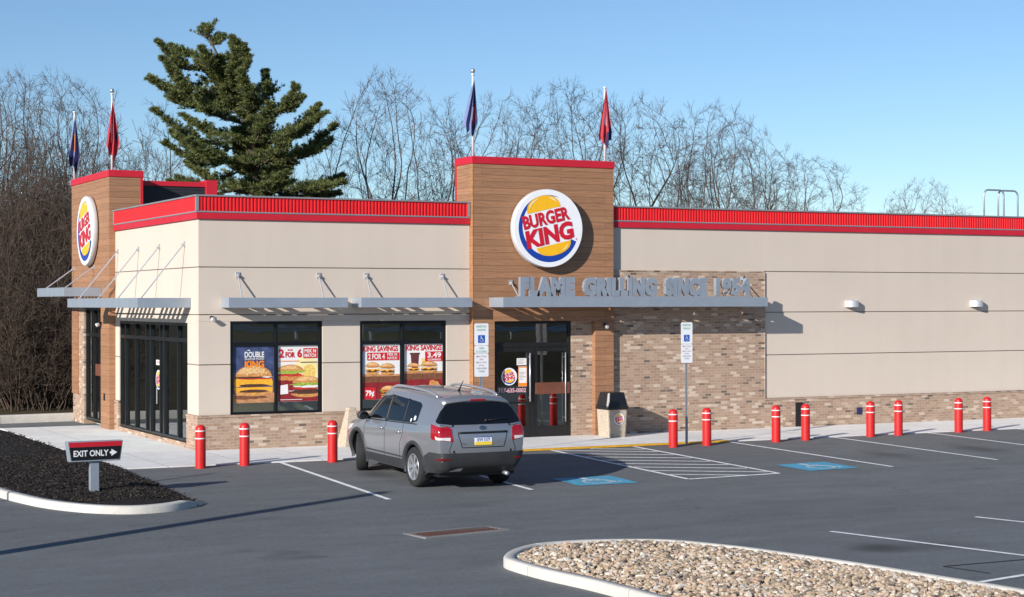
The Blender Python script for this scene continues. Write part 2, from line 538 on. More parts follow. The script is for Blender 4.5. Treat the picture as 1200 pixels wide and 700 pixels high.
def thing(name, label, cat, loc=(0, 0, 0), rz=0, group=None):
    o = bpy.data.objects.new(name, None); C.objects.link(o)
    o.empty_display_size = .2
    o.location = loc; o.rotation_euler = (0, 0, rz)
    return tag(o, label, cat, group)

def dup(root, loc=None, rot=None, label=None, scale=None):
    def cp(o, par):
        c = o.copy(); C.objects.link(c); c.parent = par
        for ch in o.children: cp(ch, c)
        return c
    kids = list(root.children)
    r = root.copy(); C.objects.link(r)
    for ch in kids: cp(ch, r)
    if loc is not None: r.location = loc
    if rot is not None: r.rotation_euler = rot
    if scale is not None: r.scale = scale
    if label: r['label'] = label
    return r

def struct(o):
    o['kind'] = 'structure'
    return o

def text_mb(body, height=1.0, bold=0.0, xs=1.0, extrude=0.0, shear=0., spacing=1.0, mat=0, align='CENTER', width=None):
    cu = bpy.data.curves.new('lettering', 'FONT')
    cu.body = body; cu.size = 1; cu.offset = bold; cu.extrude = extrude; cu.shear = shear
    cu.space_character = spacing
    cu.align_x = 'CENTER'; cu.align_y = 'CENTER'; cu.resolution_u = 3
    o = bpy.data.objects.new('lettering', cu); C.objects.link(o)
    dg = bpy.context.evaluated_depsgraph_get()
    me = o.evaluated_get(dg).to_mesh()
    vs = [v.co.copy() for v in me.vertices]
    fs = [tuple(p.vertices) for p in me.polygons]
    o.evaluated_get(dg).to_mesh_clear()
    bpy.data.objects.remove(o); bpy.data.curves.remove(cu)
    x0 = min(v.x for v in vs); x1 = max(v.x for v in vs); y0 = min(v.y for v in vs); y1 = max(v.y for v in vs)
    sy = height / (y1 - y0)
    sx = sy * xs if width is None else width / (x1 - x0)
    mb = MB(); mb.cur = mat
    mb.add([((v.x - (x0 + x1) / 2) * sx, (v.y - (y0 + y1) / 2) * sy, v.z) for v in vs], fs)
    return mb

FRONT = Matrix.Rotation(PI / 2, 4, 'X')                       # local x,y,z -> X, Z, -Y (faces -Y)
LEFT = Matrix.Rotation(-PI / 2, 4, 'Z') @ FRONT               # faces -X
def T(x, y, z): return Matrix.Translation((x, y, z))

# ------------------------------------------------------------------ ground
SLOPE, Y0, Y1 = .03, -3.6, -14.5
def g(y):
    if y >= Y0: return 0.0
    return -SLOPE * (Y0 - max(y, Y1))
def smooth(a, b, t):
    t = max(0, min(1, (t - a) / (b - a))); return t * t * (3 - 2 * t)
def terrain(x, y):
    z = g(y) - .12
    if y > 13: z = .02 + 1.2 * smooth(14, 60, y)
    z += 2.05 * smooth(-31, -39, y) + 2.6 * smooth(-50, -75, y) + 5.5 * smooth(-75, -130, y)
    z += 1.5 * smooth(-45, -90, x) * (1 if y > -60 else .5)
    if y < -31 or y > 13: z += .25 * mnoise((x * .08, y * .08, 3))
    return z
xs = [-900, -500, -250, -150, -110] + [-90 + 3 * i for i in range(81)] + [170, 220, 320, 600, 900]
ys = [-900, -500, -300, -200, -160] + [-130 + 3 * i for i in range(33)] + [-33, -31, Y1, -12, Y0, 0, 12.4, 13.3] + [15 + 3 * i for i in range(28)] + [120, 160, 250, 500, 900]
ys = sorted(set(ys))
mb = MB()
vs = [(x, y, terrain(x, y)) for y in ys for x in xs]
nx = len(xs)
fs = [(j * nx + i, j * nx + i + 1, (j + 1) * nx + i + 1, (j + 1) * nx + i) for j in range(len(ys) - 1) for i in range(nx - 1)]
mb.add(vs, fs)
struct(mb.build('ground', 'ground', smooth=True))

# one sloping sheet of asphalt: lot, aisle and the lane round the back
def strip_sheet(pts_rows, lift=0.0):
    m = MB()
    n = len(pts_rows[0])
    v = [(x, y, g(y) + lift) for row in pts_rows for x, y in row]
    f = [(j * n + i, j * n + i + 1, (j + 1) * n + i + 1, (j + 1) * n + i) for j in range(len(pts_rows) - 1) for i in range(n - 1)]
    return m.add(v, f)
rows = [[(x, y) for x in (-60, -30, -10, 0, 20, 40, 70)] for y in (-31, -24, Y1, -9, Y0, 0, 9, 12.62)]
struct(strip_sheet(rows, -.004).build('asphalt', 'asphalt'))

# sidewalk: L-shaped slab, flush with the lot
mb = MB()
edge = [(-2.75, -3.62), (2, -3.62), (9, -3.45), (13, -3.4), (20, -3.33), (40, -3.25)]
top = .022
for (xa, ya), (xb, yb) in zip(edge[:-1], edge[1:]):
    mb.quad((xa, ya, top), (xb, yb, top), (xb, .3, top), (xa, .3, top))
    mb.quad((xa, ya, -.10), (xb, yb, -.10), (xb, yb, top), (xa, ya, top))
mb.quad((-2.75, .3, top), (.3, .3, top), (.3, 9.87, top), (-2.75, 9.87, top))
mb.quad((-2.75, 9.87, -.1), (-2.75, -3.62, -.1), (-2.75, -3.62, top), (-2.75, 9.87, top))
struct(mb.build('sidewalk', 'sidewalk'))
# yellow painted edge
mb = MB()
for (xa, ya), (xb, yb) in (((5.3, -3.54), (9, -3.45)), ((9, -3.45), (12.75, -3.40))):
    mb.quad((xa, ya - .11, .004), (xb, yb - .11, .004), (xb, yb - .004, .026), (xa, ya - .004, .026))
    mb.quad((xa, ya - .004, .026), (xb, yb - .004, .026), (xb, yb + .21, .026), (xa, ya + .21, .026))
struct(mb.build('kerb_paint', 'yellow_paint'))

# painted bay lines
def line(name, pts, w=.105, lift=.004, m='line_paint'):
    mb = MB()
    for (xa, ya), (xb, yb) in zip(pts[:-1], pts[1:]):
        d = Vector((xb - xa, yb - ya)); L = d.length
        n = max(1, int(L / .6)); d.normalize(); q = Vector((-d.y, d.x)) * w / 2
        for i in range(n):
            p0 = Vector((xa, ya)) + d * L * i / n; p1 = Vector((xa, ya)) + d * L * (i + 1) / n
            vs = [p0 - q, p1 - q, p1 + q, p0 + q]
            mb.add([(v.x, v.y, g(v.y) + lift) for v in vs], [(0, 1, 2, 3)] if (d.x * 0 + 1) else [])
    # make them face up
    bm = bmesh.new()
    o = mb.build(name, m)
    bm.from_mesh(o.data); bmesh.ops.recalc_face_normals(bm, faces=bm.faces)
    for f in bm.faces:
        if f.normal.z < 0: f.normal_flip()
    bm.to_mesh(o.data); bm.free()
    return struct(o)
line('parking_line', [(.76, -3.66), (.70, -9.95)])
line('parking_line', [(3.9, -3.66), (3.84, -9.72)])
line('parking_line', [(12.64, -3.52), (13.15, -9.25)])
line('parking_line', [(15.88, -3.46), (16.36, -9.05)])
line('parking_line', [(19.05, -3.42), (19.5, -9.0)])
line('parking_line', [(22.2, -3.40), (22.7, -9.0)])
line('parking_line', [(25.4, -3.40), (25.9, -9.0)])
line('parking_line', [(5.86, -16.66), (7.2, -22.2)])
line('parking_line', [(9.36, -16.23), (10.7, -21.8)])
line('parking_line', [(12.9, -15.9), (14.2, -21.4)])
line('parking_line', [(4.30, -21.96), (9.0, -21.0)])
line('tar_seam', [(4.92, -20.58), (6.43, -20.60), (8.6, -20.55)], .05, .003, 'seam')
line('tar_seam', [(4.92, -20.58), (5.07, -21.39)], .045, .003, 'seam')
HT = [(7.53, -3.62), (7.65, -9.45), (10.02, -9.33), (9.80, -3.60)]
mbh = [HT[0], HT[1], HT[2], HT[3]]
line('crosshatch_marking', mbh)
for i in range(9):
    ya = -4.0 - i * .70 + .28
    x0 = 7.53 + .12 * (-(ya) - 3.6) / 5.85 + .06; x1 = 9.80 + .22 * (-(ya) - 3.6) / 5.8 - .06
    yb = ya - .50 * (x1 - x0)
    xb = x1
    lo = -9.38
    if yb < lo:
        t = (ya - lo) / (ya - yb); yb = lo; xb = x0 + (x1 - x0) * t
    if ya > lo + .15: line('crosshatch_marking', [(x0, ya), (xb, yb)], .095, .0045)
line('crosshatch_marking', [(8.55, -3.66), (9.74, -4.22)], .095, .0045)

# wheelchair squares painted in the two bays
def chair_symbol(w=1.0):
    # International symbol drawn in a unit square centred on 0
    m = MB()
    def disc(cx, cy, r, n=20):
        m.add([(cx + r * math.cos(2 * PI * k / n), cy + r * math.sin(2 * PI * k / n), 0) for k in range(n)], [tuple(range(n))])
    def stroke(pts, t):
        for (xa, ya), (xb, yb) in zip(pts[:-1], pts[1:]):
            d = Vector((xb - xa, yb - ya)).normalized() * t / 2; q = Vector((-d.y, d.x))
            m.add([(xa - q.x - d.x * .5, ya - q.y - d.y * .5, 0), (xb - q.x + d.x * .5, yb - q.y + d.y * .5, 0), (xb + q.x + d.x * .5, yb + q.y + d.y * .5, 0), (xa + q.x - d.x * .5, ya + q.y - d.y * .5, 0)], [(0, 1, 2, 3)])
    disc(-.06, .36, .065)
    stroke([(-.06, .27), (-.04, .02)], .09)
    stroke([(-.05, .15), (.14, .15)], .055)
    stroke([(-.04, .03), (.17, .03)], .08)
    stroke([(.17, .03), (.26, -.26)], .075)
    stroke([(.26, -.27), (.35, -.24)], .06)
    arc = [(-.02 + .23 * math.cos(a), -.13 + .23 * math.sin(a)) for a in [R(x) for x in range(125, 361, 18)]]
    stroke(arc, .065)
    m.v = [(x * w, y * w, z) for x, y, z in m.v]
    return m
for cx, cy, rz in ((5.70, -8.95, -.02), (11.58, -8.57, .06)):
    mb = MB()
    c, s_ = math.cos(rz), math.sin(rz)
    def put(x, y, l): return (cx + c * x - s_ * y, cy + s_ * x + c * y, g(cy + s_ * x + c * y) + l)
    mb.quad(put(-.70, -.60, .004), put(.70, -.60, .004), put(.70, .60, .004), put(-.70, .60, .004))
    sy = chair_symbol(1.22)
    k = MB(); k.cur = 1; k.add([put(x * 1.05, y * .98, .0075) for x, y, z in sy.v], sy.f)
    mb.merge(k)
    o = struct(mb.build('wheelchair_marking', ['symbol_blue', 'symbol_white']))
    bm = bmesh.new(); bm.from_mesh(o.data)
    for f in bm.faces:
        if f.normal.z < 0: f.normal_flip()
    bm.to_mesh(o.data); bm.free()

# storm drain
t = thing('drain_grate', 'rusty rectangular drain grate sunk in the dark asphalt', 'drain', (.25, -13.93, g(-13.93)), .18)
mb = MB()
for a in ((-.86, .86, -.34, -.24), (-.86, .86, .24, .34), (-.86, -.76, -.24, .24), (.76, .86, -.24, .24)):
    mb.box(a[0], a[1], a[2], a[3], -.06, .008)
mb.build('collar', 'collar_grey', t, bevel=.006)
mb = MB()
mb.box(-.755, .755, -.235, .235, -.06, -.035)
for i in range(5): mb.box(-.755, .755, -.235 + i * .107, -.195 + i * .107, -.03, .006)
for i in range(20): mb.box(-.75 + i * .0775, -.715 + i * .0775, -.235, .235, -.03, .0)
mb.build('grating', 'rust', t)

# kerbs: swept along an outline
def kerb(name, path, w, h, m, closed=False, zf=g, lift=0.0, inner_left=True, taper_end=False):
    pts = [Vector(p) for p in path]
    fine = []; dist = 0.0; nxt = 1.1
    seq = pts + [pts[0]] if closed else pts
    shr = []
    for a, b in zip(seq[:-1], seq[1:]):
        fine.append(a); shr.append(0)
        L = (b - a).length
        while dist + L > nxt + .02 and not taper_end or (taper_end and dist + L > nxt + .02 and nxt < 19):
            f0 = (nxt - dist) / L
            if f0 > .03 and L > .05:
                e = .009 / L
                for ff, sh in ((f0 - e, 0), (f0 - e * .6, 1), (f0 + e * .6, 1), (f0 + e, 0)):
                    if 0 < ff < 1: fine.append(a.lerp(b, ff)); shr.append(sh)
            nxt += 2.45
        dist += L
    if not closed: fine.append(pts[-1]); shr.append(0)
    pts = fine
    n = len(pts)
    mb = MB()
    prof = [(0, -.1), (0, h * .80), (.018, h * .96), (.04, h), (w - .02, h), (w, h - .02), (w, -.1)]
    k = len(prof)
    vs = []
    for i, p in enumerate(pts):
        a = pts[(i - 1) % n] if (closed or i > 0) else pts[i]
        b = pts[(i + 1) % n] if (closed or i < n - 1) else pts[i]
        d = (b - a).normalized()
        q = Vector((-d.y, d.x)) * (1 if inner_left else -1)
        f = 1.0
        if taper_end:
            rem = (pts[-1] - p).length / .75
            f = min(1, .08 + rem)
        z = zf(p.y)
        for o, hh in prof:
            o2 = o + (.018 if o < .03 else (-.012 if o > w - .03 else 0)) * shr[i]
            vs.append((p.x + q.x * o2, p.y + q.y * o2, z + (hh * f if hh > 0 else hh) - (.018 * shr[i] if hh > 0 else 0)))
    fs = []
    for i in range(n if closed else n - 1):
        j = (i + 1) % n
        for e in range(k - 1):
            fs.append((i * k + e, j * k + e, j * k + e + 1, i * k + e + 1) if inner_left else (i * k + e + 1, j * k + e + 1, j * k + e, i * k + e))
    if not closed:
        fs.append(tuple(range(k - 1, -1, -1))); fs.append(tuple(range((n - 1) * k, n * k)))
    mb.add(vs, fs)
    o = mb.build(name, m)
    return auto_smooth(o, 50)

def catmull(pts, n=8, closed=False):
    P = [Vector(p) for p in pts]; out = []
    m = len(P)
    for i in range(m if closed else m - 1):
        p0 = P[(i - 1) % m] if closed or i > 0 else P[i]
        p1 = P[i]; p2 = P[(i + 1) % m]
        p3 = P[(i + 2) % m] if closed or i + 2 < m else p2
        for k in range(n):
            t = k / n
            out.append(.5 * ((2 * p1) + (p2 - p0) * t + (2 * p0 - 5 * p1 + 4 * p2 - p3) * t * t + (3 * p1 - p0 - 3 * p2 + p3) * t ** 3))
    if not closed: out.append(P[-1])
    return out

# mulch bed by the exit sign
kp = catmull([(-6.6, 4), (-6.5, 0), (-6.3, -4), (-5.97, -6.6), (-5.64, -8.06), (-5.3, -8.92), (-4.8, -9.6), (-4.2, -9.97), (-3.6, -9.95), (-3.09, -9.67), (-2.58, -9.17)], 6)
struct(kerb('mulch_kerb', kp, .19, .14, 'kerb', inner_left=True, taper_end=True))
rnd = random.Random(5)
inner = [Vector((p.x, p.y)) for p in kp]
def bed_left(y):
    best = None
    for a, b in zip(inner[:-1], inner[1:]):
        if min(a.y, b.y) <= y <= max(a.y, b.y) and abs(a.y - b.y) > 1e-6:
            x = a.x + (b.x - a.x) * (y - a.y) / (b.y - a.y)
            best = x if best is None else min(best, x)
    return best
def bed_right(y):
    if y > -9.0: return -2.78
    best = None
    for a, b in zip(inner[:-1], inner[1:]):
        if min(a.y, b.y) <= y <= max(a.y, b.y) and abs(a.y - b.y) > 1e-6:
            x = a.x + (b.x - a.x) * (y - a.y) / (b.y - a.y)
            best = x if best is None else max(best, x)
    return best
mb = MB()
rowsb = []
yy = 8.8
while yy > -9.9:
    a, b = bed_left(min(yy, 3.9)), bed_right(yy)
    if a is None or b is None or b - a < .3: break
    a += .16; b -= .02
    rowsb.append([(a + (b - a) * i / 10, yy) for i in range(11)])
    yy -= .25
def mulch_z(x, y):
    a, b = bed_left(min(y, 3.9)) + .16, bed_right(y)
    e = min(1, (x - a) / .5 + .35) * min(1, max(0, (b - x)) / .7 + .06)
    return g(y) + .02 + .10 * e + .02 * mnoise((x * 2, y * 2, 1))
v = [(x, y, mulch_z(x, y)) for r_ in rowsb for x, y in r_]
f = [(j * 11 + i + 1, j * 11 + i, (j + 1) * 11 + i, (j + 1) * 11 + i + 1) for j in range(len(rowsb) - 1) for i in range(10)]
mb.add(v, [tuple(reversed(q)) for q in f])
tag(mb.build('mulch_bed', 'mulch', smooth=True), kind='structure')
mb = MB()
cnt = 0
while cnt < 15000:
    y = rnd.uniform(-9.6, -1) if rnd.random() < .85 else rnd.uniform(-1, 8.5)
    a, b = bed_left(min(y, 3.9)), bed_right(y)
    if a is None or b is None or b - a < .3: continue
    x = rnd.uniform(a + .2, b + (.02 if rnd.random() < .94 else .12))
    if y < -9.15 and rnd.random() < .93: continue
    z = mulch_z(min(x, b - .01), y) + rnd.uniform(.0, .02)
    L = rnd.uniform(.02, .075); w = rnd.uniform(.008, .02); h = rnd.uniform(.004, .012)
    mt = T(x, y, z) @ Matrix.Rotation(rnd.uniform(0, PI), 4, 'Z') @ Matrix.Rotation(rnd.uniform(-.6, .6), 4, 'Y') @ Matrix.Rotation(rnd.uniform(-.6, .6), 4, 'X')
    k = MB(); k.box(-L / 2, L / 2, -w / 2, w / 2, -h / 2, h / 2); mb.merge(k, mt); cnt += 1
tag(mb.build('mulch_chips', 'mulch'), 'dark shredded bark mulch heaped in the kerbed bed', 'mulch', kind='stuff')

# concrete kerb of the lane behind, on the left
struct(kerb('lane_kerb', [Vector((-40, 8.6)), Vector((-12, 11.25)), Vector((-3, 12.05)), Vector((0, 12.32)), Vector((8, 12.9)), Vector((30, 13.4))], .22, .24, 'kerb', inner_left=True))

# pebble island
isl = catmull([(-.55, -27), (-.60, -22), (-.66, -20.2), (-.80, -19.0), (-.82, -18.2), (-.74, -17.66), (-.34, -17.08), (.2, -16.64), (.71, -16.52), (1.42, -16.61), (2.36, -17.1), (2.86, -18.02), (3.11, -18.78), (3.48, -20.35), (3.72, -21.89), (3.94, -23.29), (4.35, -27), (2, -29.5)], 7, True)
struct(kerb('island_kerb', isl, .17, .145, 'kerb', closed=True, inner_left=False))
ip = [Vector((p.x, p.y)) for p in isl]
def inside(x, y, poly):
    c = False; n = len(poly)
    for i in range(n):
        a, b = poly[i], poly[(i + 1) % n]
        if (a.y > y) != (b.y > y) and x < (b.x - a.x) * (y - a.y) / (b.y - a.y) + a.x: c = not c
    return c
def edge_dist(x, y, poly):
    p = Vector((x, y)); d = 9
    for i in range(len(poly)):
        a, b = poly[i], poly[(i + 1) % len(poly)]
        ab = b - a; t_ = max(0, min(1, (p - a).dot(ab) / max(1e-9, ab.length_squared)))
        d = min(d, (a + ab * t_ - p).length)
    return d
cx, cy = 1.6, -22
mb = MB()
mb.add([(cx, cy, g(-20) + .07)] + [(cx + (p.x - cx) * .96, cy + (p.y - cy) * .985, g(-20) + .05) for p in ip], [(0, 1 + (i + 1) % len(ip), 1 + i) for i in range(len(ip))])
o = mb.build('island_bed', 'pebbles'); struct(o)
ico = bmesh.new(); bmesh.ops.create_icosphere(ico, subdivisions=1, radius=1)
IV = [v.co.copy() for v in ico.verts]; IF = [tuple(v.index for v in f.verts) for f in ico.faces]; ico.free()
mb = MB(); cnt = 0
rnd = random.Random(11)
while cnt < 13500:
    x = rnd.uniform(-.8, 4.3); y = rnd.uniform(-24.2, -16.4)
    if not inside(x, y, ip): continue
    ed = edge_dist(x, y, ip)
    if ed < .16: continue
    big = rnd.random()
    rr = rnd.uniform(.018, .034) if big < .62 else rnd.uniform(.032, .056)
    if ed < .16 + rr: continue
    z = g(-20) + .075 + min(.10, (ed - .16) * .14) + rnd.uniform(-.008, .035)
    s = Vector((rr * rnd.uniform(.8, 1.35), rr * rnd.uniform(.7, 1.1), rr * rnd.uniform(.5, .85)))
    mt = T(x, y, z) @ Matrix.Rotation(rnd.uniform(0, 6.3), 4, 'Z') @ Matrix.Rotation(rnd.uniform(-.5, .5), 4, 'X')
    mb.add([mt @ Vector((q.x * s.x * rnd.uniform(.82, 1.18), q.y * s.y * rnd.uniform(.82, 1.18), q.z * s.z * rnd.uniform(.85, 1.15))) for q in IV], IF)
    cnt += 1
tag(mb.build('pebbles', 'pebbles', smooth=False), 'tan and pinkish river pebbles filling the kerbed island', 'pebbles', kind='stuff')

# ------------------------------------------------------------------ the restaurant
B = thing('restaurant_building', 'single-storey beige restaurant with red parapet and two wood-clad towers', 'building')
XR = 31.0      # right end (outside the frame)
YB = 12.35     # rear end of the left wall
ZT = 5.50      # top of the stucco
J = [.84, 2.04, 3.23, 4.36, ZT]

def cut_rows(a0, a1, rows, openings, gap=.011):
    """rectangles (a0,a1,z0,z1) of wall left between the openings, split at the joints"""
    out = []
    for z0, z1 in zip(rows[:-1], rows[1:]):
        zs = {z0, z1}
        for o in openings:
            for z in (o[2], o[3]):
                if z0 < z < z1: zs.add(z)
        zs = sorted(zs)
        for k, (c0, c1) in enumerate(zip(zs[:-1], zs[1:])):
            iv = [(a0, a1)]
            for o in openings:
                if o[2] < c1 - 1e-4 and o[3] > c0 + 1e-4:
                    nv = []
                    for p, q in iv:
                        if o[1] <= p or o[0] >= q: nv.append((p, q)); continue
                        if o[0] > p: nv.append((p, o[0]))
                        if o[1] < q: nv.append((o[1], q))
                    iv = nv
            for p, q in iv:
                out.append((p, q, c0 + (gap if c0 == z0 and z0 != rows[0] else 0), c1 - (gap if c1 == z1 and z1 != rows[-1] else 0)))
    return out

W1 = (.786, 3.117, .82, 3.07); W2 = (4.105, 6.444, .82, 3.06)
WL = (.90, 7.43, .14, 3.03)
wall = MB(); back = MB()
for p, q, a, b in cut_rows(0, 7.1, J, [W1, W2]): wall.box(p, q, 0, .22, a, b)
for p, q, a, b in cut_rows(11.23, 16.13, [4.36, ZT], []): wall.box(p, q, 0, .22, a, b)
for p, q, a, b in cut_rows(16.13, XR, J, []): wall.box(p, q, 0, .22, a, b)
for z in J[1:-1]:
    for p, q in ((0.22, .786), (3.117, 4.105), (6.444, 7.1)) if z < 3.1 else ((0.22, 7.1),): back.box(p, q, .022, .2, z - .014, z + .014)
    back.box(16.2, XR, .022, .2, z - .014, z + .014)
# left wall: panel edges start behind the front panels
for p, q, a, b in cut_rows(.22, 7.85, J, [WL]): wall.box(0, .22, p, q, a, b)
for z in J[1:-1]:
    for p, q in ((.03, .90), (7.43, 7.85)) if z < 3.0 else ((.03, 7.85),): back.box(.022, .2, p, q, z - .014, z + .014)
wall.box(.0, .22, 12.35, 12.6, .84, ZT)
wall.box(XR - .2, XR, .22, 13, .84, ZT); wall.box(0, XR, 12.6, 12.8, 0, ZT)
wall.build('wall', 'stucco', B, bevel=.006, segs=1)
build_each(back, 'joint_filler', 'joint_shadow', B)

br = MB()
br.box(-.03, .60, -.03, .22, 0, .79); br.box(.60, 7.1, -.03, .22, 0, .79)
br.box(-.03, .22, .22, .90, 0, .79); br.box(-.03, .22, 7.43, 7.85, 0, .79)
br.box(-.02, .22, .90, 7.43, 0, .10)
br.box(11.23, 16.12, -.03, .22, 0, 4.33)
br.box(16.12, XR, -.03, .22, 0, .79)
br.box(10.03, 10.66, -.02, .22, 0, 3.04)
br.box(-.14, .22, 10.95, 11.62, 0, 3.4)
build_each(br, 'brick_base', 'brick', B)
cap = MB()
cap.box(-.05, 7.1, -.05, .0, .79, .838); cap.box(-.05, .0, .0, .90, .79, .838); cap.box(-.05, 0, 7.43, 7.85, .79, .838)
cap.box(16.13, XR, -.05, .0, .79, .838); cap.box(-.05, .0, .90, 7.43, .10, .138)
cap.box(11.23, 16.13, -.045, .0, 4.33, 4.358); cap.box(16.12, 16.15, -.045, .0, .838, 4.33)
build_each(cap, 'brick_sill', 'brick', B, bevel=.006)

# parapet: smooth red strip, grey flashing, ribbed red metal, grey coping
def corrugated(a0, a1, z0, z1, axis):
    m = MB(); n = int((a1 - a0) / .088); v = []; pr = []
    for i in range(n):
        b = a0 + (a1 - a0) * i / n; p = (a1 - a0) / n
        pr += [(b, 0), (b + p * .42, 0), (b + p * .52, -.026), (b + p * .90, -.026)]
    pr.append((a1, 0))
    for a, d in pr:
        for z in (z0, z1):
            v.append((a, d - .035, z) if axis == 'x' else (d - .035, a, z))
    f = []
    for i in range(len(pr) - 1):
        q = (2 * i, 2 * i + 2, 2 * i + 3, 2 * i + 1)
        f.append(q if axis == 'x' else tuple(reversed(q)))
    return m.add(v, f)
pp = MB()
strip = MB(); trim = MB(); rib = MB()
for x0, x1 in ((0, 7.09), (11.24, XR)):
    s0 = -.055 if x0 == 0 else x0
    strip.box(s0, x1, -.055, .22, 5.50, 5.655)
    trim.box(s0 - .012 if x0 == 0 else s0, x1, -.067, .2, 5.655, 5.69)
    trim.box(s0 - .03 if x0 == 0 else s0, x1, -.085, .26, 6.035, 6.075)
    rib.merge(corrugated(max(x0, -.03), x1 - .06, 5.69, 6.035, 'x'))
    rib.box(x0 + .02, x1, -.03, .22, 5.69, 6.03)
trim.box(7.02, 7.088, -.075, .2, 5.69, 6.035)
strip.box(-.055, .22, .22, 7.84, 5.50, 5.655); trim.box(-.067, .2, .2, 7.84, 5.655, 5.69); trim.box(-.085, .26, .26, 7.84, 6.035, 6.075)
rib.merge(corrugated(-.03, 7.78, 5.69, 6.035, 'y')); rib.box(-.03, .22, .22, 7.84, 5.69, 6.03)
trim.box(-.075, .2, 7.77, 7.838, 5.69, 6.035)
trim.box(-.075, -.0, -.075, .0, 5.69, 6.035)
po = rib.build('parapet', 'red_metal', B)
build_each(strip, 'fascia_strip', 'red_coping', po, .006)
build_each(trim, 'flashing', 'grey_trim', po, .004)
mb = MB(); mb.box(.22, XR - .2, .22, 12.6, 5.2, 5.3); mb.build('roof', 'roofing', B)

# towers
def tower(name, x0, x1, y0, y1, zlow, ztop, lab):
    m = MB(); m.box(x0, x1, y0, y1, zlow, ztop - .19)
    t = m.build(name, 'wood', B, bevel=.006)
    if lab: t['label'] = lab
    c = MB(); c.box(x0 - .025, x1 + .025, y0 - .025, y1 + .025, ztop - .19, ztop)
    c.build('coping', 'red_coping', t, bevel=.012)
    return t
t1 = tower('entrance_tower', 7.1, 11.23, -.17, .83, 3.03, 7.23, 'wood-clad tower over the entrance')
m = MB(); m.box(7.085, 7.13, .77, .845, 5.3, 7.04); m.box(11.2, 11.245, .77, .845, 5.3, 7.04); build_each(m, 'edge_trim', 'red_coping', t1)
m = MB(); m.box(7.1, 7.726, -.17, .1, 0, 3.03); m.box(10.66, 11.23, -.17, .1, 0, 3.03)
build_each(m, 'pilaster', 'wood', t1, .006)
m = MB(); m.box(7.092, 7.108, -.178, -.165, 0, 7.04); m.build('corner_bead', 'ink_bun', t1)
t2 = tower('corner_tower', -.18, .76, 7.85, 12.35, 3.42, 7.19, 'wood-clad tower on the left wall')
m = MB(); m.box(.70, .775, 7.835, 7.88, 5.3, 7.0); m.build('edge_trim', 'red_coping', t2)
m = MB(); m.box(-.18, .1, 7.85, 8.80, 0, 3.42); m.box(-.18, .1, 11.62, 12.35, .84, 3.42)
build_each(m, 'pilaster', 'wood', t2, .006)
m = MB(); m.box(-.14, .1, 11.62, 12.35, 0, .84); m.build('plinth', 'brick', t2)
# roof screen behind
m = MB(); m.box(.80, 2.90, 9.0, 9.1, 5.3, 6.86); so = m.build('roof_screen', 'louvre_dark', B)
m = MB()
for i in range(16): m.box(.82, 2.88, 8.985, 9.0, 5.42 + i * .09, 5.46 + i * .09)
m.build('louvre', 'louvre_dark', so)
m = MB(); m.box(.78, 2.90, 8.96, 9.14, 6.86, 7.0); m.box(2.90, 3.24, 8.9, 9.6, 5.3, 7.06)
m.build('coping', 'red_coping', so, bevel=.01)

# windows -------------------------------------------------------------
def window(axis, a0, a1, z0, z1, mull, trans, depth=.06, lab=None, m='frame_black', wide=()):
    """frame with mullions at mull (along the wall) and a transom bar; panes are its children"""
    fr = MB(); w = .075
    def bx(p, q, c0, c1, d0, d1):
        if axis == 'x': fr.box(p, q, d0, d1, c0, c1)
        else: fr.box(d0, d1, p, q, c0, c1)
    d0, d1 = depth - .035, depth + .09
    bx(a0 + .003, a0 + w, z0 + .003, z1 - .003, d0, d1); bx(a1 - w, a1 - .003, z0 + .003, z1 - .003, d0, d1)
    bx(a0 + w, a1 - w, z0 + .003, z0 + w, d0, d1); bx(a0 + w, a1 - w, z1 - w, z1 - .003, d0, d1)
    edges = [a0 + w]
    for c in mull:
        h = .062 if c in wide else .034
        bx(c - h, c + h, z0 + w, z1 - w, d0, d1); edges += [c - h, c + h]
    edges.append(a1 - w)
    spans = [(edges[i], edges[i + 1]) for i in range(0, len(edges), 2)]
    for p, q in spans: bx(p, q, trans - .045, trans + .045, d0 + .004, d1 - .004)
    o = fr.build('window', m, B, bevel=.004)
    if lab: o['label'] = lab
    for p, q in spans:
        for c0, c1 in ((z0 + w, trans - .045), (trans + .045, z1 - w)):
            k = MB()
            if axis == 'x': k.box(p - .004, q + .004, depth + .028, depth + .036, c0 - .004, c1 + .004)
            else: k.box(depth + .028, depth + .036, p - .004, q + .004, c0 - .004, c1 + .004)
            k.build('pane', 'glass', o)
    return o
window('x', *W1, [1.945], 2.52, lab='front window nearest the corner')
window('x', *W2, [5.265], 2.52, lab='front window behind the parked car')
window('y', WL[0], WL[1], WL[2], WL[3], [1.85, 3.1, 3.45, 4.36, 4.78, 5.86, 6.9], 2.6, lab='tall glazed front on the left wall', wide=(3.1, 4.36))
window('y', 8.83, 10.93, .14, 3.38, [9.35, 10.05], 2.6, depth=-.06, lab='narrow window of the left tower')
m = MB(); m.box(-.10, -.08, 9.0, 9.75, 1.45, 1.78); m.build('notice_board', 'push_plate', B)

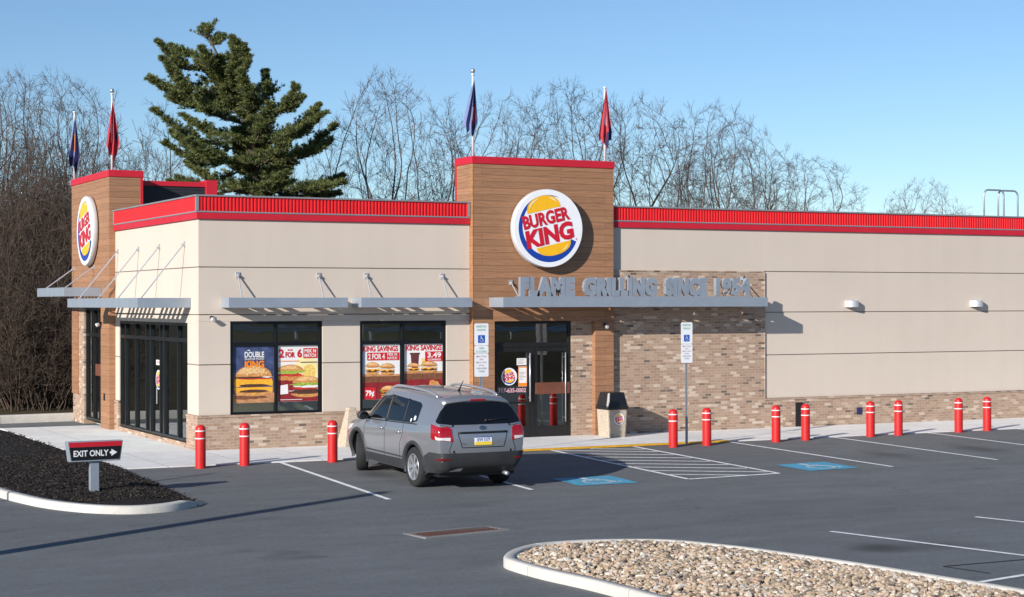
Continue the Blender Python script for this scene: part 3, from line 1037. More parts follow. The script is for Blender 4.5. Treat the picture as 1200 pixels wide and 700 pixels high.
# entrance door -------------------------------------------------------
d = MB()
DX0, DX1 = 7.726, 10.03
def dbx(p, q, c0, c1, a=.0, b=.10): d.box(p, q, a, b, c0, c1)
dbx(DX0 + .003, DX0 + .08, 0, 3.026); dbx(DX1 - .08, DX1 - .003, 0, 3.026); dbx(DX0 + .08, DX1 - .08, 2.96, 3.026); dbx(DX0 + .08, DX1 - .08, 2.36, 2.47)
dbx(8.84, 8.96, 0, 2.36)
dr = d.build('entrance_frame', 'frame_bronze', B, bevel=.004)
k = MB(); k.box(DX0 + .07, DX1 - .07, .045, .053, 2.465, 2.965); k.build('pane', 'glass', dr)
def leaf(x0, x1, mid):
    m = MB()
    m.box(x0, x0 + .085, .012, .075, .02, 2.36); m.box(x1 - .085, x1, .012, .075, .02, 2.36)
    m.box(x0 + .085, x1 - .085, .012, .075, 2.24, 2.355); m.box(x0 + .085, x1 - .085, .012, .075, .02, .30)
    m.box(x0 + .085, x1 - .085, .014, .073, mid - .03, mid + .03)
    o = m.build('door', 'frame_bronze', B, bevel=.004)
    for z0, z1 in ((.295, mid - .028), (mid + .028, 2.245)):
        k = MB(); k.box(x0 + .08, x1 - .08, .04, .048, z0, z1); k.build('pane', 'glass', o)
    return o
dl = leaf(7.81, 8.835, .92); dl['label'] = 'left glass door with the round sticker'
m = MB(); m.tube([(8.80, -.05, .95), (8.80, -.05, 2.2)], .022, 8); m.tube([(8.80, -.05, 1.05), (8.80, .03, 1.05)], .014, 6); m.tube([(8.80, -.05, 2.1), (8.80, .03, 2.1)], .014, 6)
m.build('handle', 'steel', dl, smooth=True)
dR = leaf(8.965, 9.945, 1.28); dR['label'] = 'right glass door with a brown push plate'
m = MB(); m.box(8.98, 9.99, -.03, .012, 1.13, 1.43); m.build('push_plate', 'push_plate', dR, bevel=.01)
m = MB(); m.tube([(9.85, -.04, .4), (9.85, -.04, 2.2)], .014, 6); m.tube([(9.85, -.04, .5), (9.85, .02, .5)], .01, 6); m.tube([(9.85, -.04, 2.1), (9.85, .02, 2.1)], .01, 6)
m.build('handle', 'steel', dR, smooth=True)
# door on the left wall: pull bars on the wide mullions' leaf
m = MB(); m.tube([(-.03, 3.52, .95), (-.03, 3.52, 1.35)], .014, 6); m.build('door_pull', 'steel', B)

# canopies ------------------------------------------------------------
def canopy(origin, length, depth, h, mtx, rods, rod_at, rod_h, lab, skip=()):
    """local: x along the wall, y outward (negative), z up; hung on tie rods"""
    P = mtx
    m = MB(); t = .05
    m.box(0, length, -depth, -depth + t, 0, h)
    m.box(0, t, -depth + t, -.004, .001, h - .001); m.box(length - t, length, -depth + t, -.004, .001, h - .001)
    m.box(t, length - t, -.055, -.006, .03, h - .09)
    o = m.xform(P).build('canopy', 'aluminium', B, bevel=.006); o['label'] = lab
    s = MB(); x = .10; i = 0; pitch = .40
    while x < length - .25:
        if i not in skip:
            s.box(x, x + .20, -depth + t, -.055, .075, .10)
        x += pitch; i += 1
    s.box(t, length - t, -depth * .55, -depth * .55 + .03, .101, .13)
    s.xform(P).build('slat_deck', 'aluminium', o)
    for a in rods:
        k = MB()
        k.tube([(a, -.03, rod_h), (a, -rod_at, h * .7)], .017, 8)
        k.box(a - .05, a + .05, -.02, -.001, rod_h - .07, rod_h + .07)
        k.tube([(a, -.02, rod_h), (a, -.075, rod_h - .03)], .03, 8)
        k.box(a - .03, a + .03, -rod_at - .03, -rod_at + .03, h * .55, h * .8)
        k.xform(P).build('tie_rod', 'steel', o)
    return o
ZC = 3.395
canopy(None, 3.0, .58, .24, T(.56, 0, ZC), [.41, 2.46], .36, .78, 'canopy over the front window nearest the corner', skip=(4,))
canopy(None, 3.0, .58, .24, T(3.90, 0, ZC), [.37, 2.43], .36, .78, 'canopy over the front window behind the car', skip=(4,))
canopy(None, 8.03, .80, .25, T(7.56, -.175, ZC - .005), [.62], .55, .63, 'wide canopy over the entrance')
for i_, a in enumerate((11.69, 15.37)):
    m = MB(); m.tube([(a, -.06, 4.18), (a, -.6, 3.6)], .017, 8); m.box(a - .05, a + .05, -.065, -.046, 4.11, 4.25); m.build('tie_rod', 'steel', B)
LM = Matrix.Rotation(-PI / 2, 4, 'Z')
canopy(None, 7.33, 1.3, .24, T(0, 7.93, 3.395) @ LM, [.41, 2.58, 4.61, 6.83], 1.13, 1.54, 'long canopy on the left wall', skip=(3, 11))
canopy(None, 3.5, 1.05, .25, T(-.18, 12.2, 3.70) @ LM, [.15, 2.65], .92, .83, 'canopy on the left tower')

# interior seen through the glass --------------------------------------
m = MB(); m.box(.22, 22, .22, 12.3, -.02, .02); m.build('interior_floor', 'interior_floor', B)
m = MB(); m.box(.3, 16, 8.6, 8.7, .02, 3.3); m.box(15.9, 16, .22, 8.6, .02, 3.3); m.box(6.9, 7.0, 4.2, 8.6, .02, 3.3)
build_each(m, 'partition', 'interior_wall', B)
m = MB(); m.box(.22, 16, .22, 8.7, 3.3, 3.36); m.build('ceiling', 'interior_wall', B)
def dining_table(x, y, lab):
    t = thing('dining_table', lab, 'table', (x, y, .02), 0, 'tables inside the restaurant')
    m = MB(); m.box(-.42, .42, -.38, .38, .70, .74); m.build('tabletop', 'table_wood', t, bevel=.012)
    m = MB(); m.lathe([(.045, .03), (.045, .70)], 10); m.build('pedestal', 'frame_black', t)
    m = MB(); m.lathe([(.28, 0), (.27, .02), (.06, .035)], 16); m.build('foot', 'frame_black', t)
dining_table(1.4, 1.1, 'table inside behind the window nearest the corner')
dining_table(5.0, 1.2, 'table inside behind the window beyond the car')
dining_table(1.3, 5.6, 'table inside behind the tall glazing of the left wall')
t = thing('waste_station', 'pale waste cabinet standing inside behind the left glass door', 'cabinet', (1.0, 3.0, .02))
m = MB(); m.box(-.3, .3, -.35, .35, 0, 1.15); m.build('cabinet_body', 'pale_laminate', t, bevel=.015)
m = MB(); m.box(-.308, -.3, -.25, .25, .75, 1.0); m.build('flap', 'frame_black', t)
m = MB(); m.box(-.33, .33, -.38, .38, 1.15, 1.19); m.build('counter', 'frame_black', t)

# lamps on the wall ----------------------------------------------------
def wall_lamp(x, lab):
    t = thing('wall_lamp', lab, 'wall light', (x, 0, 3.36), 0, 'half-round wall lamps on the right wall')
    m = MB(); n = 14
    pts = [(.21 * math.cos(PI + PI * k / n), .24 * math.sin(PI + PI * k / n)) for k in range(n + 1)]
    m.prism(pts, 0, .19); m.build('shade', 'steel_lamp', t, bevel=.006)
    m = MB(); m.prism([(p * .8, q * .8 - .004) for p, q in pts], -.012, -.001); m.build('lens', 'frame_black', t)
    m = MB(); m.box(-.12, .12, -.012, -.002, -.02, .21); m.build('back_plate', 'steel', t)
wall_lamp(19.12, 'steel half-round lamp on the right wall, nearer the brick panel')
wall_lamp(23.70, 'steel half-round lamp on the right wall, farther from the brick panel')
def spot(x, y, z, lab, rz=0, mat_='steel_lamp'):
    t = thing('security_light', lab, 'wall light', (x, y, z), rz, 'small security lights')
    m = MB(); m.box(-.04, .04, -.05, 0, -.04, .04); m.build('mount', 'frame_black', t, bevel=.006)
    m = MB(); m.lathe([(.025, 0), (.05, .02), (.055, .10), (.045, .11)], 12); m.xform(T(0, -.06, -.02) @ Matrix.Rotation(R(115), 4, 'X')); m.build('lamp_head', mat_, t, smooth=True)
spot(.32, -.0, 3.16, 'small white security light on the beige wall by the corner')
spot(10.95, -.17, 2.92, 'small security light at the top of the wood pilaster by the door')
spot(-.18, 8.7, 2.95, 'small white security light on the wood column of the left tower', -PI / 2)
m = MB(); m.box(-.19, -.18, 8.30, 8.45, .8, 1.0); m.build('outlet_box', 'frame_black', B)
m = MB(); m.box(17.17, 17.42, -.06, -.032, .03, .70); m.build('vent_plate', 'frame_bronze', B)
m = MB(); m.box(19.30, 19.48, -.05, -.032, .30, .50); m.build('outlet_box', 'flag_navy', B)

# ------------------------------------------------------------------ round logo
def logo_parts(r):
    """parts of the emblem in a plane, x right, y up, radius r: list of (name, mesh builder, material)"""
    out = []
    def arcpts(cx, cy, rr, a0, a1, n=40): return [(cx + rr * math.cos(R(a0 + (a1 - a0) * i / n)), cy + rr * math.sin(R(a0 + (a1 - a0) * i / n))) for i in range(n + 1)]
    # blue swoosh: thick at the bottom right, thin at the top
    n = 60; v = []; f = []
    for i in range(n + 1):
        u = i / n; a = R(-22 - 268 * u)
        ro = .865 - .02 * u
        th = .18 * (1 - u) ** .75 + .004 if u > .02 else .17
        if u < .30: th = .165
        else: th = .165 * (1 - (u - .30) / .70) ** .8 + .004
        ri = ro - th
        v += [(ro * math.cos(a), ro * math.sin(a), 0), (ri * math.cos(a), ri * math.sin(a), 0)]
    f = [(2 * i, 2 * i + 1, 2 * i + 3, 2 * i + 2) for i in range(n)]
    f = [tuple(reversed(q)) for q in f]
    k = MB(); k.add([(x * r, y * r, z) for x, y, z in v], f); out.append(('swoosh', k, 'logo_blue'))
    tilt = Matrix.Rotation(R(13), 4, 'Z')
    def bun(sign):
        k = MB(); w, h, base, dx = (.49, .37, .475, -.02) if sign > 0 else (.50, .28, -.425, .05)
        pts = [(w * math.cos(R(a)), h * math.sin(R(a)) ** .85) for a in range(0, 181, 9)]
        hh = [tilt @ Vector((x + dx, base + sign * y, 0)) for x, y in pts]
        if sign < 0: hh.reverse()
        k.add([p * r for p in hh], [tuple(range(len(hh)))])
        return k
    out.append(('bun_top', bun(1), 'logo_yellow')); out.append(('bun_bottom', bun(-1), 'logo_yellow'))
    k = MB()
    for s, a0, a1, rr in ((1, 104, 168, .86), (1, 22, 62, .86), (-1, 15, 60, .84)):
        ps = []
        for i in range(9):
            a = R(a0 + (a1 - a0) * i / 8)
            base = .475 if s > 0 else -.425
            ps.append((Vector((.49 * rr * math.cos(a) + (-.02 if s > 0 else .05), base + s * ((.37 if s > 0 else .28) * rr * math.sin(a) ** .85), 0)), i))
        v = []
        for p, i in ps:
            wd = .016 * math.sin(PI * (i + .2) / 8.4) + .004
            q = Vector((p.x, p.y - (.475 if s > 0 else -.425), 0)).normalized() * wd
            v += [tilt @ (p + q) * r, tilt @ (p - q) * r]
        ff = [(2 * i, 2 * i + 2, 2 * i + 3, 2 * i + 1) for i in range(8)]
        k.add([(p.x, p.y, .003 * r) for p in v], ff)
    out.append(('highlight', k, 'logo_shine'))
    a = text_mb('BURGER', .35 * r, bold=.04, width=1.36 * r); a.xform(T(-.01 * r, .27 * r, 0))
    b = text_mb('KING', .46 * r, bold=.05, width=1.40 * r, shear=.06); b.xform(T(-.01 * r, -.165 * r, 0))
    a.merge(b); a.xform(tilt); out.append(('lettering', a, 'logo_red'))
    c = text_mb('R', .05 * r, bold=.01); c.xform(T(.80 * r, -.26 * r, 0)); out.append(('trademark', c, 'logo_red'))
    return out

def round_sign(lab, r, mtx, thick, gap):
    t = thing('logo_sign', lab, 'sign', group='round restaurant logos on the towers')
    t.matrix_world = mtx
    m = MB()
    m.lathe([(r * .985, gap), (r, gap + .02), (r, gap + thick - .03), (r * .985, gap + thick)], 64)
    auto_smooth(m.build('sign_can', 'sign_side', t), 50)
    m = MB(); m.lathe([(r * .985, gap + thick + .001), (r * .982, gap + thick + .012)], 64); auto_smooth(m.build('sign_face', 'sign_white', t), 50)
    m = MB(); m.lathe([(r * .35, -.002), (r * .35, gap + .01)], 16); m.build('mounting_spacer', 'frame_bronze', t)
    z = gap + thick + .0125
    for i, (nm, k, mt) in enumerate(logo_parts(r)):
        k.v = [(x, y, zz + z + .0022 * (i + 1)) for x, y, zz in k.v]
        k.build(nm, mt, t)
    return t
round_sign('big round white logo sign with red lettering on the wood entrance tower', 1.015, T(9.15, -.17, 5.42) @ FRONT, .18, .06)
round_sign('round white logo sign on the left tower, seen nearly edge-on', 1.0, T(-.18, 9.95, 5.575) @ LEFT, .13, .03)

def sticker(lab, r, mtx):
    m = MB(); mats = ['sign_white']
    m.lathe([(r, 0), (r, .002)], 36)
    for i, (nm, k, mt) in enumerate(logo_parts(r)):
        k.v = [(x, y, .0021 + zz + .0007 * (i + 1)) for x, y, zz in k.v]
        mats.append(mt); m.merge(k, None, len(mats) - 1)
    o = m.build('logo_sticker', mats)
    o.matrix_world = mtx
    return tag(o, lab, 'sticker')
sticker('round logo sticker on the left glass door of the entrance', .225, T(8.24, .038, 1.60) @ FRONT)
sticker('round logo sticker on the glass of the left wall', .25, T(.086, 3.78, 1.55) @ LEFT)
m = MB(); m.box(-.2, .2, -.065, .065, 0, .002)
k = text_mb('OPEN', .07, .01, width=.34, mat=1); k.v = [(x, y, .0028) for x, y, z in k.v]; m.merge(k)
o = m.build('door_notice', ['paper_white', 'ink_red']); o.matrix_world = T(.086, 3.80, 1.99) @ LEFT
tag(o, 'small pink lettered sticker above the round sticker on the left wall glass', 'sticker')
k = text_mb('717-635-0002', .115, .02, width=.80); o = k.build('phone_number', 'ink_pink'); o.matrix_world = T(8.325, .036, 1.245) @ FRONT
tag(o, 'pink phone number lettered on the left entrance door', 'lettering')
m = MB(); m.box(-.14, .14, -.09, .09, 0, .002)
m.cur = 1
for i in range(4): m.box(-.11, .08 - .03 * (i % 2), .045 - i * .032, .052 - i * .032, .0022, .003)
o = m.build('paper_notice', ['paper_white', 'sign_ink']); o.matrix_world = T(8.60, .037, 1.98) @ FRONT
tag(o, 'plain white paper notice taped at the top of the left entrance door', 'notice')
m = MB(); m.box(-.125, .125, -.26, .26, 0, .002); m.cur = 1; m.box(-.125, .125, .225, .255, .0022, .003); m.box(-.125, .125, -.255, -.17, .0022, .003); m.box(-.125, -.112, -.17, .225, .0022, .003); m.box(.112, .125, -.17, .225, .0022, .003)
m.cur = 2
for i in range(6): m.box(-.095, .09 - .04 * (i % 3), .10 - i * .036, .108 - i * .036, .0022, .003)
o = m.build('paper_notice', ['paper_white', 'ink_orange', 'sign_ink']); o.matrix_world = T(8.63, .037, 1.60) @ FRONT
tag(o, 'orange and white notice beside the round sticker on the entrance door', 'notice')

# raised lettering on the entrance canopy
t = thing('canopy_lettering', 'raised grey metal letters standing along the entrance canopy', 'sign', (0, 0, 0))
for word, xa, xb in (('FLAME', 8.09, 9.665), ('GRILLING', 9.92, 12.12), ('SINCE', 12.385, 13.69), ('1954', 13.96, 15.06)):
    k = text_mb(word, .49, bold=.06 if word == '1954' else .088, extrude=.06, width=xb - xa, spacing=1.10)
    k.xform(T((xa + xb) / 2, -.85, 3.668 + .246) @ FRONT); k.build('word', 'letter_metal', t)
m = MB(); m.box(8.0, 15.1, -.93, -.90, 3.642, 3.668); m.box(8.0, 15.1, -.78, -.75, 3.642, 3.668); m.build('letter_rail', 'letter_metal', t)

# ------------------------------------------------------------------ posters in the front windows
def ell(cx, cy, a, b, a0=0, a1=360, n=28):
    return [(cx + a * math.cos(R(a0 + (a1 - a0) * i / n)), cy + b * math.sin(R(a0 + (a1 - a0) * i / n))) for i in range(n + (0 if a1 - a0 == 360 else 1))]
class Art:
    """flat print: shapes stacked a hair apart on one sheet"""
    def __init__(s): s.m = MB(); s.mats = []; s.z = .0024
    def put(s, pts, mt):
        if mt not in s.mats: s.mats.append(mt)
        s.m.cur = s.mats.index(mt)
        s.m.add([(x, y, s.z) for x, y in pts], [tuple(range(len(pts)))]); s.z += .00035
    def text(s, body, h, w, x, y, mt, bold=.02, shear=0):
        if mt not in s.mats: s.mats.append(mt)
        k = text_mb(body, h, bold, width=w, shear=shear, mat=s.mats.index(mt))
        k.v = [(p + x, q + y, s.z) for p, q, _ in k.v]; s.m.merge(k); s.z += .00035
    def wob(s, cx, cy, a, b, mt, seed, amp=.2, n=30):
        rr = random.Random(seed)
        ph = [rr.uniform(0, 6.3) for _ in range(4)]
        pts = []
        for i in range(n):
            w = 2 * PI * i / n
            k = 1 + amp * (math.sin(3 * w + ph[0]) * .4 + math.sin(7 * w + ph[1]) * .35 + math.sin(11 * w + ph[2]) * .25)
            pts.append((cx + a * k * math.cos(w), cy + b * k * math.sin(w)))
        s.put(pts, mt)
    def burger(s, cx, cy, w, h, seed, n=1, seeds=True):
        rr = random.Random(seed)
        s.put(ell(cx, cy - h * .30, w * .50, h * .20, 180, 360), 'ink_bun')
        y = cy - h * .28; st = h * .36 / n
        for i in range(n):
            s.wob(cx, y + st * .25, w * .50, st * .33, 'ink_patty', seed + i, .08)
            s.put([(cx - w * .53, y + st * .62), (cx + w * .53, y + st * .66), (cx + w * .40, y + st * .25), (cx + w * .22, y + st * .48), (cx, y + st * .10), (cx - w * .2, y + st * .46), (cx - w * .38, y + st * .22)][::-1], 'ink_cheese')
            y += st
        s.wob(cx, cy + h * .10, w * .53, h * .06, 'ink_lettuce', seed + 7, .35)
        s.wob(cx + w * .05, cy + h * .08, w * .40, h * .035, 'ink_tomato', seed + 8, .2)
        s.put(ell(cx, cy + h * .10, w * .50, h * .36, 0, 180), 'ink_bun')
        s.put(ell(cx - w * .04, cy + h * .16, w * .38, h * .25, 10, 170), 'ink_bun_light')
        if seeds:
            for i in range(26):
                a = rr.uniform(15, 165); q = rr.uniform(.3, .92)
                px, py = cx + w * .48 * q * math.cos(R(a)), cy + h * .12 + h * .33 * q * math.sin(R(a))
                s.put(ell(px, py, w * .013, h * .012, 0, 360, 6), 'ink_glow')

def poster(lab, x, z, w, h, base, draw, mat_y=.078):
    t = thing('window_poster', lab, 'poster', group='posters in the front windows')
    t.matrix_world = T(x, mat_y, z) @ FRONT
    m = MB(); m.box(-w / 2, w / 2, -h / 2, h / 2, 0, .0022); m.build('sheet', base, t)
    a = Art(); hd = Art(); hd.z = .009
    draw(a, hd, w, h)
    # clip the print to the sheet
    for q in (a, hd):
        q.m.v = [(max(-w / 2 + .002, min(w / 2 - .002, x_)), max(-h / 2 + .002, min(h / 2 - .002, y_)), z_) for x_, y_, z_ in q.m.v]
    a.m.build('picture', a.mats, t); hd.m.build('headline', hd.mats, t)
    return t
def d1(a, t, w, h):
    a.put([(-w / 2, -h / 2), (w / 2, -h / 2), (w / 2, -h * .32), (-w / 2, -h * .34)], 'ink_wood')
    a.wob(-.1 * w, -h * .40, w * .42, h * .035, 'ink_brown', 3, .3)
    a.wob(-w * .42, -h * .12, w * .12, h * .10, 'ink_brown', 4, .3)
    a.put(ell(0, -h * .30, w * .46, h * .08, 180, 360), 'ink_bun')
    for i, y in enumerate((-.30, -.20)):
        a.put([(-w * .47, h * (y + .075)), (w * .47, h * (y + .08)), (w * .46, h * (y - .01)), (w * .25, h * (y + .03)), (0, h * (y - .045)), (-w * .2, h * (y + .01)), (-w * .44, h * (y - .02))][::-1], 'ink_cheese')
        a.wob(0, h * (y + .008), w * .34, h * .028, 'ink_patty', 30 + i, .12)
    a.put([(-w * .46, -h * .13), (w * .46, -h * .12), (w * .44, -h * .07), (-w * .44, -h * .07)], 'ink_cheese')
    a.wob(.06 * w, -h * .065, w * .40, h * .022, 'ink_tomato', 9, .2); a.wob(.1 * w, -h * .04, w * .34, h * .02, 'paper_white', 10, .25)
    a.wob(-.05 * w, -h * .045, w * .30, h * .022, 'ink_patty', 12, .25)
    a.put(ell(0, -h * .035, w * .44, h * .20, 0, 180), 'ink_bun'); a.put(ell(-.03 * w, -h * .0, w * .36, h * .145, 8, 172), 'ink_bun_light')
    rr = random.Random(2)
    for i in range(60):
        an = rr.uniform(12, 168); q = rr.uniform(.25, .95)
        a.put(ell(w * .42 * q * math.cos(R(an)), -h * .02 + h * .18 * q * math.sin(R(an)), w * .012, h * .006, 0, 360, 6), 'ink_glow')
    t.text('DOUBLE', h * .105, w * .47, .02 * w, h * .355, 'paper_white', .03)
    t.text('QUARTER POUND', h * .035, w * .47, .02 * w, h * .275, 'paper_white', .02)
    t.text('KING', h * .125, w * .47, .02 * w, h * .185, 'ink_orange', .045)
    t.put([(-.17 * w, h * .425), (-.08 * w, h * .42), (-.10 * w, h * .445)], 'paper_white')
poster('dark blue burger poster with white and orange lettering in the window nearest the corner', 1.385, 1.785, 1.04, 1.36, 'ink_navy', d1)
def d2(a, t, w, h):
    a.put(ell(.22 * w, .08 * h, .30 * w, .24 * h), 'ink_glow'); a.put(ell(.28 * w, .02 * h, .17 * w, .14 * h), 'ink_fries')
    a.put([(-w / 2, -h / 2), (w / 2, -h / 2), (w / 2, -h * .36), (-w / 2, -h * .30)], 'ink_maroon')
    a.wob(-.30 * w, -.17 * h, .30 * w, .16 * h, 'ink_maroon', 41, .15)
    a.wob(-.20 * w, -.06 * h, .36 * w, .07 * h, 'ink_nugget', 40, .2); a.wob(-.2 * w, -.02 * h, .33 * w, .035 * h, 'ink_tomato', 42, .4)
    a.wob(-.2 * w, .03 * h, .36 * w, .035 * h, 'ink_lettuce', 43, .4)
    a.put(ell(-.20 * w, .05 * h, .33 * w, .11 * h, 0, 180), 'ink_bun'); a.put(ell(-.22 * w, .08 * h, .22 * w, .06 * h, 0, 180), 'ink_bun_light')
    a.put(ell(.22 * w, -.36 * h, .40 * w, .07 * h, 180, 360), 'ink_bun')
    a.wob(.22 * w, -.32 * h, .38 * w, .055 * h, 'ink_patty', 44, .12)
    a.wob(.2 * w, -.26 * h, .38 * w, .03 * h, 'ink_tomato', 45, .25); a.wob(.26 * w, -.235 * h, .36 * w, .022 * h, 'paper_white', 46, .3)
    a.wob(.22 * w, -.19 * h, .40 * w, .035 * h, 'ink_lettuce', 47, .5)
    a.put(ell(.22 * w, -.17 * h, .36 * w, .12 * h, 0, 180), 'ink_bun'); a.put(ell(.20 * w, -.13 * h, .26 * w, .07 * h, 0, 180), 'ink_bun_light')
    a.put([(-.45 * w, -.37 * h), (-.25 * w, -.36 * h), (-.26 * w, -.19 * h), (-.44 * w, -.21 * h)], 'paper_white')
    t.text('2', h * .155, w * .13, -.42 * w, h * .36, 'ink_red', .04); t.text('FOR', h * .10, w * .24, -.20 * w, h * .335, 'ink_red', .04); t.text('6', h * .155, w * .12, .035 * w, h * .36, 'ink_red', .04)
    t.put([(-.27 * w, h * .41), (-.14 * w, h * .41), (-.15 * w, h * .435), (-.2 * w, h * .425), (-.26 * w, h * .435)], 'ink_red')
    t.put([(.13 * w, h * .27), (.48 * w, h * .27), (.48 * w, h * .45), (.13 * w, h * .45)], 'ink_red')
    t.text('MIX N', h * .065, w * .29, .305 * w, h * .40, 'paper_white', .03); t.text('MATCH', h * .065, w * .29, .305 * w, h * .32, 'paper_white', .03)
    t.put([(-.48 * w, .215 * h), (.03 * w, .215 * h), (.03 * w, .228 * h), (-.48 * w, .228 * h)], 'ink_orange')
    t.put([(.06 * w, .19 * h), (.48 * w, .19 * h), (.48 * w, .205 * h), (.06 * w, .205 * h)], 'sign_ink')
    t.put([(-.45 * w, -.47 * h), (.1 * w, -.47 * h), (.1 * w, -.46 * h), (-.45 * w, -.46 * h)], 'paper_white')
poster('white poster with red 2 FOR 6 heading and two burgers', 2.515, 1.795, 1.02, 1.36, 'paper_white', d2)
def shelf(a, w, h, y):
    a.put([(-w / 2, y - .11 * h), (w / 2, y - .11 * h), (w / 2, y), (-w / 2, y)], 'ink_brown')
    a.put([(-w / 2, y), (w / 2, y), (w / 2, y + .035 * h), (-w / 2, y + .045 * h)], 'ink_wood')
    a.put([(-w / 2, -h / 2), (w / 2, -h / 2), (w / 2, y - .11 * h), (-w / 2, y - .11 * h)], 'ink_maroon')
def d3(a, t, w, h):
    a.put([(-w / 2, -h / 2), (-w * .40, -h / 2), (-w * .42, h / 2), (-w / 2, h / 2)], 'ink_sky')
    shelf(a, w, h, -.08 * h)
    a.burger(-.20 * w, .07 * h, .36 * w, .24 * h, 60, 1); a.burger(.17 * w, .055 * h, .36 * w, .22 * h, 61, 1)
    a.burger(.20 * w, -.36 * h, .40 * w, .24 * h, 62, 2)
    t.text('KING SAVINGS', h * .10, w * .90, 0, h * .42, 'ink_red', .03)
    t.put([(-.34 * w, .21 * h), (.48 * w, .21 * h), (.48 * w, .35 * h), (-.34 * w, .35 * h)], 'ink_red')
    t.text('2 FOR 4', h * .10, w * .42, -.10 * w, .28 * h, 'paper_white', .03); t.text('MIX N', h * .05, w * .25, .30 * w, .315 * h, 'paper_white', .02); t.text('MATCH', h * .05, w * .25, .30 * w, .248 * h, 'paper_white', .02)
    t.put([(-.42 * w, -.49 * h), (-.12 * w, -.49 * h), (-.12 * w, -.28 * h), (-.42 * w, -.28 * h)], 'ink_red')
    t.text('79¢', h * .13, w * .22, -.27 * w, -.395 * h, 'paper_white', .035)
poster('KING SAVINGS poster with 2 FOR 4 and 79 cent price tags', 4.675, 1.79, 1.05, 1.37, 'paper_white', d3)
def d4(a, t, w, h):
    shelf(a, w, h, -.05 * h)
    a.put([(-.34 * w, .30 * h), (-.12 * w, .30 * h), (-.15 * w, .02 * h), (-.31 * w, .02 * h)][::-1], 'ink_cup'); a.put([(-.36 * w, .30 * h), (-.10 * w, .30 * h), (-.10 * w, .33 * h), (-.36 * w, .33 * h)], 'ink_patty')
    a.put([(-.06 * w, .22 * h), (.10 * w, .22 * h), (.08 * w, .06 * h), (-.04 * w, .06 * h)][::-1], 'ink_fries'); a.put([(-.05 * w, .13 * h), (.10 * w, .13 * h), (.08 * w, .05 * h), (-.04 * w, .05 * h)][::-1], 'paper_white')
    a.burger(-.27 * w, .06 * h, .32 * w, .18 * h, 70, 1); a.burger(.12 * w, .07 * h, .42 * w, .22 * h, 71, 1)
    for i, (px, py) in enumerate(((.12, -.44), (.28, -.45), (.42, -.43), (.20, -.34), (.36, -.33), (.22, -.24), (.30, -.27))):
        a.wob(px * w, py * h, .095 * w, .07 * h, 'ink_nugget' if i % 2 else 'ink_bun', 80 + i, .15)
    t.text('KING SAVINGS', h * .10, w * .92, 0, h * .42, 'ink_red', .03)
    t.put([(.03 * w, .17 * h), (.49 * w, .17 * h), (.49 * w, .35 * h), (.03 * w, .35 * h)], 'ink_red')
    t.text('3.49', h * .10, w * .36, .27 * w, .285 * h, 'paper_white', .03); t.text('COMBOS', h * .035, w * .34, .27 * w, .20 * h, 'paper_white', .02)
    t.put([(-.48 * w, -.49 * h), (-.08 * w, -.49 * h), (-.08 * w, -.29 * h), (-.48 * w, -.29 * h)], 'ink_red')
    t.text('1.69', h * .125, w * .32, -.28 * w, -.39 * h, 'paper_white', .035)
poster('KING SAVINGS poster with 3.49 and 1.69 price tags', 5.855, 1.80, 1.06, 1.37, 'paper_white', d4)

# ------------------------------------------------------------------ bollards
bl = [(-1.147, -3.98, 'red bollard with two white bands standing in front of the corner of the building'),
      (-.127, -3.85, 'red bollard with two white bands, second from the corner of the building'),
      (1.873, -3.93, 'red bollard with two white bands beside the front wheel of the parked car'),
      (10.677, -4.00, 'red bollard between the trash bin and the second accessible parking sign'),
      (11.673, -3.96, 'red bollard just right of the accessible parking sign with the long bare post'),
      (13.793, -3.88, 'red bollard left of the pair near the end of the brick panel'),
      (14.767, -3.79, 'red bollard in front of the dark vent plate on the brick base'),
      (16.934, -3.66, 'red bollard right of the small blue box on the brick base, left of its pair'),
      (17.877, -3.63, 'red bollard right of the small blue box on the brick base, right of its pair'),
      (19.982, -3.55, 'second red bollard from the right edge of the photo'),
      (21.064, -3.45, 'red bollard nearest the right edge of the photo')]
bp = None
for x, y, lab in bl:
    if bp is None:
        bp = thing('bollard', lab, 'bollard', (x, y, g(y) - .005), group='red bollards along the sidewalk')
        m = MB(); m.lathe([(.112, 0), (.112, .80), (.108, .845), (.094, .885), (.066, .913), (.03, .925), (.004, .928)], 28)
        slv = auto_smooth(m.build('sleeve', 'bollard_red', bp), 60)
        for z in (.625, .785):
            m = MB(); m.lathe([(.1125, z), (.1145, z + .002), (.1145, z + .023), (.1125, z + .025)], 28); m.build('band', 'bollard_band', bp, smooth=True)
    else:
        dup(bp, (x, y, g(y) - .005), (0, 0, x * 1.7), lab)

